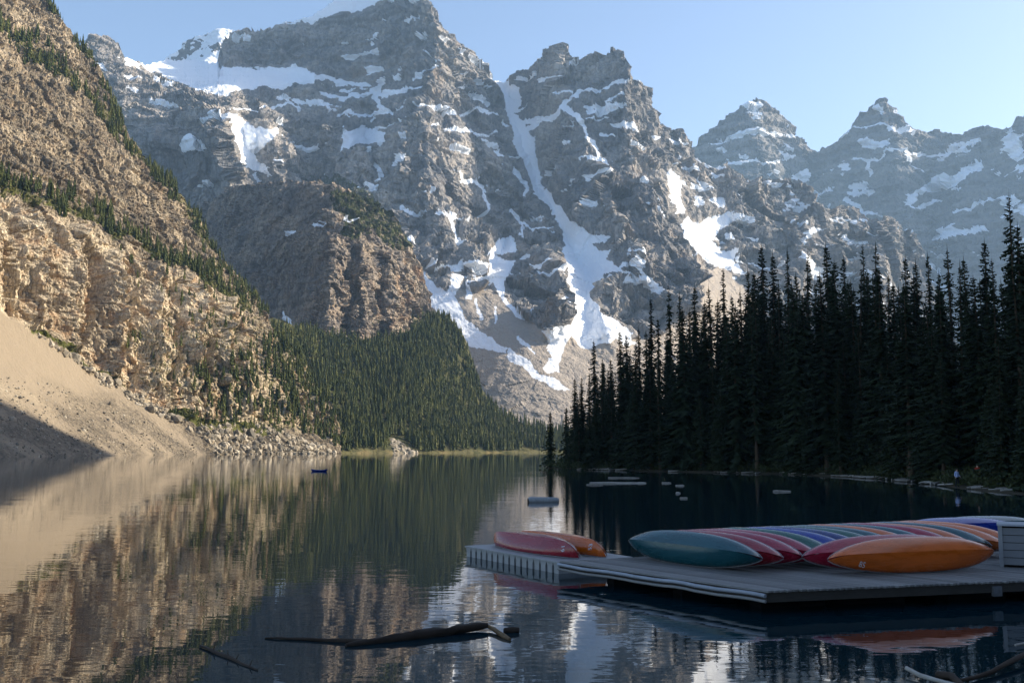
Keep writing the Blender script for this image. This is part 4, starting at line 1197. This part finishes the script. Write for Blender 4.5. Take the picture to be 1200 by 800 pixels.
# ---- the low modular float beyond it
ZF = 0.34
C0 = ground(546, 639, ZF); C1 = ground(656, 658, ZF)
fdir = (C1 - C0).normalized(); fper = Vector((-fdir.y, fdir.x, 0)); fper = fper if fper.x > 0 else -fper
Lf = (C1 - C0).length; Wf = 2.6
flo = empty('floating_dock', Vector((C0.x, C0.y, 0)))
tag(flo, 'low grey floating dock of slotted plastic blocks holding the two separate canoes', 'dock')
O2 = flo.location.copy()
nb = 16; bw = Lf / nb
for k in range(nb):
    c = C0 + fdir * (bw * (k + 0.5)) - O2
    mb = MB()
    # side block with a bottle-shaped slot between it and the next: narrow neck above, wide below
    hw = bw / 2
    prof = [(-hw + 0.008, ZF - 0.05), (-hw + 0.02, ZF - 0.10), (-hw + 0.06, 0.16), (-hw + 0.055, -0.14), (hw - 0.055, -0.14), (hw - 0.06, 0.16), (hw - 0.02, ZF - 0.10), (hw - 0.008, ZF - 0.05)]
    fr = [Vector((c.x, c.y, 0)) + fdir * a + Vector((0, 0, z)) for a, z in prof]
    bk = [p + fper * Wf for p in fr]
    n = len(prof)
    mb.add(fr + bk, [tuple(range(n)), tuple(range(2 * n - 1, n - 1, -1))] + [(i, i + n, (i + 1) % n + n, (i + 1) % n) for i in range(n)])
    mb.build('float_block', M_block, flo)
    mb = MB()
    mb.obox(Vector((c.x, c.y, ZF - 0.022)) + fper * (Wf / 2 - 0.02), fdir * (hw - 0.006), fper * (Wf / 2 + 0.03), (0, 0, 0.022))
    mb.build('deck_panel', M_block, flo)
mb = MB(); mb.obox(Vector(((C1 - C0) * 0.5).to_tuple()) + fper * (Wf / 2 + 0.02) + Vector((0, 0, -ZF + 0.06)), fdir * (Lf / 2 - 0.05), fper * (Wf / 2 - 0.18), (0, 0, 0.14)); mb.build('float_core', M_float, flo)

# ---- canoes
def canoe_mats():
    out = {}
    for nm, c in dict(teal=(0.004, 0.058, 0.072), red=(0.24, 0.006, 0.016), crimson=(0.28, 0.005, 0.028), orange=(0.50, 0.098, 0.008), rust=(0.56, 0.125, 0.022), green=(0.004, 0.07, 0.05), blue=(0.006, 0.026, 0.22), navy=(0.006, 0.018, 0.12)).items():
        N = NT('canoe_' + nm)
        n = N.noise(N.coord((0.6, 3, 3)), 2.2, 4, 0.6)
        sc = N.noise(N.coord((0.25, 9, 9)), 5.0, 4, 0.75)
        col = N.ramp(n, [(0.3, tuple(x * 0.78 for x in c)), (0.7, tuple(min(1, x * 1.15) for x in c))])
        worn = N.ramp(sc, [(0.66, (0, 0, 0)), (0.74, (1, 1, 1))])
        col = N.mix(N.math('MULTIPLY', worn, 0.35), col, tuple(min(0.6, x * 0.7 + 0.10) for x in c))
        N.color(col)
        m = N.set(0.32, 0.4)
        N.p.inputs['Coat Weight'].default_value = 0.3; N.p.inputs['Coat Roughness'].default_value = 0.12
        N.l(N.ramp(n, [(0.3, (0.20,) * 3), (0.75, (0.36,) * 3)]), N.p.inputs['Roughness'])
        out[nm] = m
    return out
CM = canoe_mats()
LH = 2.42
def canoe_pt(t, v, s):
    """t -1..1 along, v 0 keel..1 gunwale, s side"""
    B_ = 0.44 * max(0.0, 1 - abs(t) ** 2.7) ** 0.72 + 0.016
    ph = v * math.pi / 2
    D = 0.36 + 0.16 * abs(t) ** 4
    y = B_ * (math.sin(ph) ** 0.85 if v > 0 else 0)
    y *= 1 - 0.05 * max(0, v - 0.75) / 0.25
    z = D * (0.74 * v + 0.26 * (1 - max(0, math.cos(ph)) ** 0.85)) + 0.045 * abs(t) ** 5
    x = t * (LH - 0.42 + 0.42 * math.sin(min(1, v * 1.1) * math.pi / 2) ** 0.8)
    return (x, s * y, z)
NT_, NV = 36, 9
def canoe_meshes():
    ts = [math.sin(math.pi / 2 * (i / NT_ * 2 - 1)) * 0.35 + (i / NT_ * 2 - 1) * 0.65 for i in range(NT_ + 1)]
    rows = []
    V = []
    for t in ts:
        r = []
        for j in range(-NV, NV + 1):
            r.append(len(V)); V.append(canoe_pt(t, abs(j) / NV, 1 if j >= 0 else -1))
        rows.append(r)
    n0 = len(V)
    # inner skin
    for t in ts:
        for j in range(-NV, NV + 1):
            x, y, z = canoe_pt(t, abs(j) / NV, 1 if j >= 0 else -1)
            V.append((x * 0.992, y * 0.965, z + (0.014 if abs(j) < NV else 0)))
    F = []
    W_ = 2 * NV + 1
    for i in range(NT_):
        for j in range(W_ - 1):
            a, b, c, d = rows[i][j], rows[i + 1][j], rows[i + 1][j + 1], rows[i][j + 1]
            F.append((a, d, c, b)); F.append((a + n0, b + n0, c + n0, d + n0))
        for j in (0, W_ - 1):
            a, b = rows[i][j], rows[i + 1][j]
            F.append((a, b, b + n0, a + n0) if j == 0 else (a, a + n0, b + n0, b))
    me = bpy.data.meshes.new('hull'); me.from_pydata(V, [], F)
    me.polygons.foreach_set('use_smooth', [True] * len(F)); me.update()
    # sharp keel line
    ke = set()
    for i in range(NT_): ke.add((rows[i][NV], rows[i + 1][NV]))
    sharp = me.attributes.new('sharp_edge', 'BOOLEAN', 'EDGE')
    sv = [tuple(sorted(e.vertices)) in {tuple(sorted(k)) for k in ke} for e in me.edges]
    sharp.data.foreach_set('value', sv)
    g = MB()
    for s in (-1, 1):
        g.tube([canoe_pt(t, 1.0, s) for t in ts], 0.012, 6)
    gme = g.mesh('gunwale'); gme.materials.append(M_trim)
    th = []
    for x, wd in ((0.0, 0.05), (-1.45, 0.14), (1.35, 0.14)):
        m = MB(); t = x / LH
        yw = canoe_pt(t, 0.9, 1)
        m.obox((x, 0, yw[2]), (wd, 0, 0), (0, abs(yw[1]) * 0.96, 0), (0, 0, 0.014)); th.append(m.mesh('thwart')); th[-1].materials.append(M_plank)
    return me, gme, th
HULL, GUN, THW = canoe_meshes()
HULLS = {}
for k, m in CM.items():
    h = HULL.copy(); h.name = 'hull_' + k; h.materials.append(m); HULLS[k] = h
hull_bvh = BVHTree.FromPolygons([v.co for v in HULL.vertices], [tuple(p.vertices) for p in HULL.polygons])
def number_mesh(txt, xpos, side, size=0.17, rot=0.0):
    cu = bpy.data.curves.new('number', 'FONT'); cu.body = txt; cu.size = size; cu.align_x = 'CENTER'; cu.align_y = 'CENTER'; cu.resolution_u = 3
    ob = bpy.data.objects.new('number', cu); COL.objects.link(ob)
    bpy.context.view_layer.update()
    me = bpy.data.meshes.new_from_object(ob.evaluated_get(bpy.context.evaluated_depsgraph_get()))
    bpy.data.objects.remove(ob)
    bm = bmesh.new(); bm.from_mesh(me)
    bmesh.ops.triangulate(bm, faces=bm.faces[:])
    bmesh.ops.subdivide_edges(bm, edges=bm.edges[:], cuts=1)
    for v in bm.verts:
        c, s = math.cos(rot), math.sin(rot)
        u, w = v.co.x * c - v.co.y * s, v.co.x * s + v.co.y * c
        o = Vector((xpos + (u if side < 0 else -u), side * 1.2, 0.2 + w))
        hit = hull_bvh.ray_cast(o, Vector((0, -side, 0)))
        v.co = (hit[0] + Vector((0, side * 0.004, 0))) if hit[0] else Vector((xpos, side * 0.1, 0.25))
    bm.to_mesh(me); bm.free()
    me.materials.clear(); me.materials.append(M_white)
    return me

def put_canoe(color, center, axis, m, tau, zdeck, label, group=None, number=None, roll_seed=0, pitch=0.0, ends=1):
    """lie a canoe down: axis = horizontal direction of its bow, its bottom faces m (horizontal) raised by tau"""
    ax = Vector((axis[0], axis[1], pitch)).normalized()
    mh = Vector((m[0], m[1], 0)); mh = (mh - ax * mh.dot(ax)); mh.z = 0; mh.normalize()
    n = (mh * math.cos(tau) + Vector((0, 0, 1)) * math.sin(tau)); n = (n - ax * n.dot(ax)).normalized()
    zl = -n; yl = zl.cross(ax).normalized()
    M = Matrix((ax, yl, zl)).transposed()
    zs = [(M @ Vector(canoe_pt(t / 20, v, s))).z for t in range(-20, 21) for v in (0, 0.4, 0.7, 0.9, 1) for s in (-1, 1)]
    root = empty('canoe')
    root.matrix_world = Matrix.Translation((center[0], center[1], zdeck - min(zs) + 0.016)) @ M.to_4x4()
    hu = link('hull', HULLS[color], None, root)
    link('gunwale', GUN, None, hu)
    for t in THW: link('thwart' if t is THW[0] else 'seat', t, None, root)
    if number:
        txt, xp, side, rot = number
        link('number', number_mesh(txt, xp, side, 0.17, rot), None, hu)
    return tag(root, label, 'canoe', group)

CAX = Vector((0.545, -0.838)); CM_ = Vector((-0.838, -0.545))
ROW = Vector((0.909, 0.416))
row = [('teal', 'teal canoe at the open end of the leaning row, its whole hull in view', None),
       ('red', 'red canoe leaning right behind the teal end canoe of the row', ('27', 1.75, None, 0)),
       ('crimson', 'second red canoe in the leaning row, counted from the teal end canoe', None),
       ('crimson', 'third red canoe in the leaning row, against the dark green one', None),
       ('green', 'dark green canoe in the leaning row between a red and a blue one', None),
       ('blue', 'blue canoe next to the dark green one after the three reds', None),
       ('navy', 'darker navy canoe leaning between the bright blue one and another green', None),
       ('green', 'second dark green canoe of the row, beside the navy one', None),
       ('teal', 'dark teal canoe squeezed between the green and the orange in mid row', None),
       ('orange', 'first orange canoe in the leaning row behind the front red canoe', None),
       ('teal', 'teal canoe between the first orange and a red canoe of the row', None),
       ('crimson', 'red canoe between a teal and an orange one towards the storage box', None),
       ('orange', 'second orange canoe in the leaning row, beside the red towards the storage box', None),
       ('teal', 'numbered teal canoe whose dark bow shows beside the storage box', ('29', 1.8, None, 0)),
       ('rust', 'pale orange canoe just past the numbered teal one', None),
       ('rust', 'last orange canoe of the leaning row, ending behind the storage box', None)]
c0 = Vector((4.32, 26.45))
for k, (col_, lab, num) in enumerate(row):
    c = c0 + ROW * (0.605 * k) + Vector((random.uniform(-0.05, 0.05), random.uniform(-0.06, 0.06)))
    aj = random.uniform(-0.02, 0.02)
    ax = Vector((CAX.x * math.cos(aj) - CAX.y * math.sin(aj), CAX.x * math.sin(aj) + CAX.y * math.cos(aj)))
    nm = None
    if num: nm = (num[0], num[1], 1, math.pi)
    put_canoe(col_, c, ax, CM_, R(21 + random.uniform(-2, 2)), ZD, lab, 'canoes leaning in a row on the wooden dock', nm)
FAX = Vector((0.952, 0.306)); FM = Vector((0.306, -0.952))
put_canoe('orange', (10.1, 24.75), FAX, FM, R(19), ZD, 'big orange canoe lying on its side alone in front of the row', 'canoes lying in front of the row', ('85', -1.75, 1, math.pi))
put_canoe('crimson', (9.62, 25.30), Vector((0.945, 0.326)), FM, R(17), ZD, 'dark red canoe leaning behind the big orange front one', 'canoes lying in front of the row')
put_canoe('blue', (15.0, 33.6), Vector((0.97, 0.24)), Vector((0.24, -0.97)), R(40), ZD, 'blue canoe lying crosswise behind the storage box', 'canoes behind the storage box')
put_canoe('teal', (16.4, 34.6), Vector((0.97, 0.24)), Vector((0.24, -0.97)), R(42), ZD, 'teal canoe lying crosswise behind the blue one near the storage box', 'canoes behind the storage box')
pa = C0.lerp(C1, 0.52)
put_canoe('red', (pa.x + fper.x * 0.62, pa.y + fper.y * 0.62), fdir, -fper, R(62), ZF, 'red canoe turned over on the low floating dock', 'canoes on the floating dock', ('61', 2.0, 1, -math.pi / 2))
put_canoe('orange', (pa.x + fper.x * 1.55 + fdir.x * 0.1, pa.y + fper.y * 1.55 + fdir.y * 0.1), fdir, -fper, R(66), ZF, 'orange canoe turned over beside the red one on the floating dock', 'canoes on the floating dock', ('53', 2.0, 1, -math.pi / 2))
# far blue canoe out on the lake
bo = ground(374, 552, 0)
bc = empty('canoe'); bc.location = (bo.x, bo.y, -0.08); bc.rotation_euler = (0, 0, R(-18)); bc.scale = (0.62, 0.9, 0.9)
link('hull', HULLS['blue'], None, bc); link('gunwale', GUN, None, bc)
tag(bc, 'small blue boat afloat far out on the lake', 'boat')

# ---- storage box with lapped siding
M_side = simple('grey_siding', (0.14, 0.145, 0.155), 0.6, 0.3, 0.12, 1.2)
bx0 = ground(1174, 664, ZD); bdir = Vector((0.90, -0.436, 0)).normalized(); bper = Vector((0.436, 0.90, 0)).normalized()
BL, BD, BH = 1.9, 1.0, 1.05
box = empty('storage_box', Vector((bx0.x, bx0.y, ZD)))
tag(box, 'grey storage box with horizontal siding at the end of the dock', 'box')
for s, (o_, d_, l_) in enumerate([((0, 0), bdir, BL), ((0, 0), bper, BD), (tuple((bdir * BL)[:2]), bper, BD), (tuple((bper * BD)[:2]), bdir, BL)]):
    for k in range(5):
        hb = (BH - 0.1) / 5
        z0 = 0.06 + k * hb
        out = Vector((d_.y, -d_.x, 0)) * (1 if s == 0 else -1)
        if s == 2: out = -out * -1 if False else bdir
        if s == 1: out = -bdir
        if s == 3: out = bper
        if s == 0: out = -bper
        mb = MB(); cc = Vector((o_[0], o_[1], 0)) + d_ * (l_ / 2)
        # lapped board: leans out at its foot
        mb.obox(cc + Vector((0, 0, z0 + hb / 2)) + out * 0.004, d_ * (l_ / 2 - 0.03), out * 0.012 + Vector((0, 0, 0.0)), Vector((0, 0, hb / 2 - 0.008)) - out * 0.008)
        mb.build('siding_board', M_side, box)
for o_ in (Vector((0, 0, 0)), bdir * BL, bper * BD, bdir * BL + bper * BD):
    mb = MB(); mb.obox(o_ + Vector((0, 0, BH / 2)), bdir * 0.05, bper * 0.05, (0, 0, BH / 2)); mb.build('corner_post', simple('post_grey', (0.21, 0.215, 0.225), 0.6, 0.3, 0.1) if o_.length == 0 else bpy.data.materials['post_grey'], box)
mb = MB(); mb.obox(bdir * BL / 2 + bper * BD / 2 + Vector((0, 0, BH / 2)), bdir * (BL / 2 - 0.02), bper * (BD / 2 - 0.02), (0, 0, BH / 2 - 0.04)); mb.build('liner', M_float, box)
mb = MB(); mb.obox(bdir * BL / 2 + bper * BD / 2 + Vector((0, 0, BH + 0.025)), bdir * (BL / 2 + 0.07), bper * (BD / 2 + 0.07), (0, 0, 0.024)); mb.build('lid', M_pale, box)

# ---- floating logs and branches
def log(name, pts, rad, mat, label, cat, group=None, n=9, jag=0.24):
    c = Vector(pts[0]).lerp(Vector(pts[-1]), 0.5); c.z = 0
    mb = MB(); mb.tube([Vector(p) - c for p in pts], rad, n, True, jag)
    o = mb.build(name, mat); o.location = c
    return tag(o, label, cat, group)
def gz(px, py, z=0.0):
    v = ground(px, py, 0); v.z = z
    return v
def lerp_path(p, q, n, sag=0.0, wob=0.02):
    return [p.lerp(q, i / (n - 1)) + Vector((random.uniform(-wob, wob), random.uniform(-wob, wob), -sag * math.sin(math.pi * i / (n - 1)) + random.uniform(-wob, wob) * 0.4)) for i in range(n)]
log('floating_log', lerp_path(gz(406, 757, 0.01), gz(570, 738, 0.09), 14), [0.04, 0.06, 0.07, 0.08, 0.08, 0.085, 0.09, 0.095, 0.095, 0.09, 0.085, 0.08, 0.07, 0.045], M_wetlog, 'thick dark waterlogged log floating on the lake in front of the docks', 'log')
log('floating_pole', lerp_path(gz(311, 748, 0.02), gz(430, 753, 0.03), 9, 0, 0.012), [0.015, 0.02, 0.024, 0.028, 0.032, 0.035, 0.038, 0.04, 0.04], M_wetlog, 'thin dark pole floating with its end against the thick log', 'branch')
log('log_stub', lerp_path(gz(573, 738, 0.07), gz(597, 750, 0.02), 5, 0, 0.01), [0.03, 0.04, 0.045, 0.042, 0.03], simple('brown_stub', (0.12, 0.075, 0.035), 0.7, 0.3, 0.4, 8), 'short brown log stub floating at the butt of the thick log', 'log')
log('log_stub', lerp_path(gz(590, 741, 0.04), gz(608, 740, 0.04), 4, 0, 0.01), [0.05, 0.055, 0.055, 0.04], M_wetlog, 'small dark stub of wood floating just past the brown stub', 'log')
br = lerp_path(gz(234, 758, 0.03), gz(302, 785, 0.01), 9, 0, 0.02)
bo_ = log('floating_branch', br, [0.02, 0.025, 0.03, 0.03, 0.03, 0.028, 0.025, 0.02, 0.012], M_wetlog, 'knotty thin branch floating alone below the cliff reflection', 'branch')
for i in (2, 4, 5, 7):
    mb = MB(); p = br[i] - bo_.location
    mb.tube([p, p + Vector((random.uniform(-.05, .05), 0.05, 0.10))], [0.015, 0.006], 5); mb.build('twig', M_wetlog, bo_)
log('driftwood_branch', [gz(1062, 790, 0.10), gz(1080, 797, 0.07), gz(1105, 803, 0.05), gz(1130, 806, 0.02)], [0.03, 0.034, 0.03, 0.025], M_drift, 'pale broken branch end sticking out of the water in the near corner', 'branch')
log('driftwood_branch', [gz(1098, 797, 0.09), gz(1115, 800, 0.10), gz(1128, 806, 0.04)], [0.06, 0.06, 0.04], M_wetlog, 'stubby dark branch piece beside the pale branch end', 'branch')
nb_ = log('driftwood_branch', [gz(1118, 803, 0.06), gz(1140, 798, 0.05), gz(1160, 792, 0.06), gz(1180, 784, 0.09), gz(1205, 774, 0.12), gz(1240, 765, 0.14)], [0.02, 0.032, 0.036, 0.042, 0.045, 0.05], M_wetlog, 'long curved dark branch rising from the water in the near corner', 'branch')
log('driftwood_branch', [gz(1190, 759, 0.05), gz(1206, 757, 0.06), gz(1230, 755, 0.06)], [0.02, 0.03, 0.03], M_drift, 'thin pale stick in the water beyond the curved branch', 'branch')
# pale squared log out in front of the point
fl = empty('floating_log', gz(637, 588)); fl.rotation_euler = (0, 0, R(12))
mb = MB(); mb.tube([(-1.05, 0, 0.10), (-0.95, 0, 0.12), (0, 0.02, 0.11), (0.9, 0, 0.10), (1.05, 0, 0.08)], [0.20, 0.24, 0.235, 0.22, 0.14], 9, True, 0.08); mb.build('stem', wood('grey_log', (0.22, 0.23, 0.24), (0.45, 0.46, 0.47)), fl)
mb = MB(); mb.tube([(-1.09, 0, 0.10), (-1.05, 0, 0.10)], 0.18, 9); mb.build('sawn_end', M_wetlog, fl)
tag(fl, 'thick grey log with a dark sawn end floating off the forest point', 'log')

# driftwood along the forest shore
def shore_log(px, py, lpx, ang, r, afloat=False):
    p = ground(px, py, 0)
    l = lpx / FPX * p.y
    z = 0.03 if afloat else 0.12
    d = Vector((math.cos(ang), math.sin(ang), 0)) * l / 2
    pts = lerp_path(Vector((p.x, p.y, z)) - d, Vector((p.x, p.y, z + (0 if afloat else random.uniform(-0.05, 0.25)))) + d, 6, 0, 0.04)
    log('driftwood_log', pts, [r * 0.8, r, r, r * 0.95, r * 0.85, r * 0.6], M_drift,
        'bleached log floating on dark water off the forest point' if afloat else 'bleached driftwood log stranded along the dark forest shore', 'log',
        'driftwood floating off the forest' if afloat else 'driftwood along the forest shore', 7)
for px, py, l in [(722, 566, 62), (731, 560, 36), (697, 568, 20), (781, 566, 10), (797, 569, 10), (795, 578, 5), (801, 584, 8), (752, 566, 10), (916, 576, 20)]:
    shore_log(px, py, l, random.uniform(-0.06, 0.06), 0.11, True)
rl = random.Random(4)
for i in range(76):
    px = rl.choice([rl.uniform(672, 760), rl.uniform(760, 900), rl.uniform(880, 1100), rl.uniform(960, 1100), rl.uniform(1080, 1200)])
    Ys = float(bank_shoreY(px)) + rl.uniform(-1.2, 0.9)
    py = 527 + 3.5 * FPX / Ys
    shore_log(px, py, rl.uniform(8, 34), rl.gauss(-0.25 if px > 900 else 0, 0.6), rl.uniform(0.05, 0.14))

# ---- two people on the shore path
def person(px, Y, h, shirt, trousers, label, yaw, arm=0.2):
    X = (px - 600) / FPX * Y
    z = bank_z(X, Y)
    k = h / 1.75
    J = {'pel': (0, 0, 0.95), 'sp': (0, 0.01, 1.15), 'ch': (0, 0.02, 1.36), 'nk': (0, 0.01, 1.50), 'hd': (0, -0.02, 1.60), 'ht': (0, -0.01, 1.72),
         'hl': (0.09, 0, 0.90), 'kl': (0.10, -0.05, 0.50), 'al': (0.10, 0.03, 0.09), 'tl': (0.11, -0.13, 0.04), 'hr': (-0.09, 0, 0.90), 'kr': (-0.10, 0.02, 0.50), 'ar': (-0.10, 0.12, 0.09), 'tr': (-0.11, -0.03, 0.04),
         'sl': (0.18, 0.02, 1.40), 'el': (0.24, 0.04, 1.13), 'wl': (0.22, -arm, 0.95), 'fl': (0.21, -arm - 0.07, 0.88), 'sr': (-0.18, 0.02, 1.40), 'er': (-0.24, 0.05, 1.13), 'wr': (-0.23, -0.06, 0.90), 'fr': (-0.22, -0.09, 0.82)}
    rr = dict(pel=0.15, sp=0.14, ch=0.16, nk=0.06, hd=0.095, ht=0.07, hl=0.10, kl=0.065, al=0.045, tl=0.04, hr=0.10, kr=0.065, ar=0.045, tr=0.04, sl=0.07, el=0.05, wl=0.035, fl=0.03, sr=0.07, er=0.05, wr=0.035, fr=0.03)
    ed = ['pel sp', 'sp ch', 'ch nk', 'nk hd', 'hd ht', 'pel hl', 'hl kl', 'kl al', 'al tl', 'pel hr', 'hr kr', 'kr ar', 'ar tr', 'ch sl', 'sl el', 'el wl', 'wl fl', 'ch sr', 'sr er', 'er wr', 'wr fr']
    ks = list(J)
    me = bpy.data.meshes.new('body'); me.from_pydata([J[q] for q in ks], [(ks.index(e.split()[0]), ks.index(e.split()[1])) for e in ed], [])
    ob = bpy.data.objects.new('body', me); COL.objects.link(ob)
    ob.modifiers.new('skin', 'SKIN'); ob.modifiers.new('sub', 'SUBSURF').levels = 1
    for i, q in enumerate(ks):
        me.skin_vertices[0].data[i].radius = (rr[q], rr[q] * (0.75 if q in ('pel', 'sp', 'ch') else 1)); me.skin_vertices[0].data[i].use_root = q == 'pel'
    bpy.context.view_layer.update()
    m2 = bpy.data.meshes.new_from_object(ob.evaluated_get(bpy.context.evaluated_depsgraph_get()))
    bpy.data.objects.remove(ob)
    for m in (M_skin, shirt, trousers, M_float): m2.materials.append(m)
    for p in m2.polygons:
        c = p.center; p.use_smooth = True
        p.material_index = 3 if c.z < 0.09 else 2 if c.z < 0.97 and abs(c.x) < 0.2 else 0 if c.z > 1.49 or (abs(c.x) > 0.17 and c.z < 1.02) else 1
    root = empty('person', (X, Y, z), yaw); root.scale = (k, k, k)
    b = link('body', m2, None, root)
    hm = MB()
    for i in range(6):
        a = i / 5 * math.pi * 0.5
    hb = bmesh.new(); bmesh.ops.create_uvsphere(hb, u_segments=12, v_segments=8, radius=0.108)
    for v in list(hb.verts):
        if v.co.z < -0.03 and v.co.y < 0.02: v.co *= 0.8
        v.co = Vector((v.co.x * 0.92, v.co.y * 1.05 + 0.01, v.co.z + 1.665))
    hme = bpy.data.meshes.new('hair'); hb.to_mesh(hme); hb.free()
    link('hair', hme, M_hair, root)
    return tag(root, label, 'person')
M_skin = simple('skin', (0.45, 0.28, 0.2), 0.6, 0.3, 0.05); M_hair = simple('hair', (0.03, 0.02, 0.015), 0.7, 0.3, 0.2)
person(1117, 93.5, 1.72, simple('pale_blue_shirt', (0.42, 0.5, 0.8), 0.9, 0.1, 0.3, 6), simple('dark_trousers', (0.02, 0.022, 0.03), 0.9, 0.1, 0.2), 'person in a pale blue and white top standing on the forest shore', R(20))
person(1141, 95, 1.75, simple('red_jacket', (0.35, 0.03, 0.015), 0.8, 0.2, 0.2, 6), simple('blue_jeans', (0.03, 0.045, 0.12), 0.9, 0.1, 0.2), 'person in a red jacket and blue trousers among the shore trees', R(-40), 0.3)

# ================================================================ AIR
hz = MB()
hz.obox((0, 3300, 690), (6500, 0, 0), (0, 3900, 0), (0, 0, 720))
HZ = bpy.data.materials.new('haze_air'); HZ.use_nodes = True
ht = HZ.node_tree
for n in list(ht.nodes):
    if n.type != 'OUTPUT_MATERIAL': ht.nodes.remove(n)
pv = ht.nodes.new('ShaderNodeVolumePrincipled')
pv.inputs['Color'].default_value = (0.45, 0.70, 1.0, 1)
pv.inputs['Density'].default_value = 0.000072
pv.inputs['Anisotropy'].default_value = 0.1
ht.links.new(pv.outputs[0], [n for n in ht.nodes if n.type == 'OUTPUT_MATERIAL'][0].inputs['Volume'])
tag(hz.build('haze', HZ), kind='stuff')
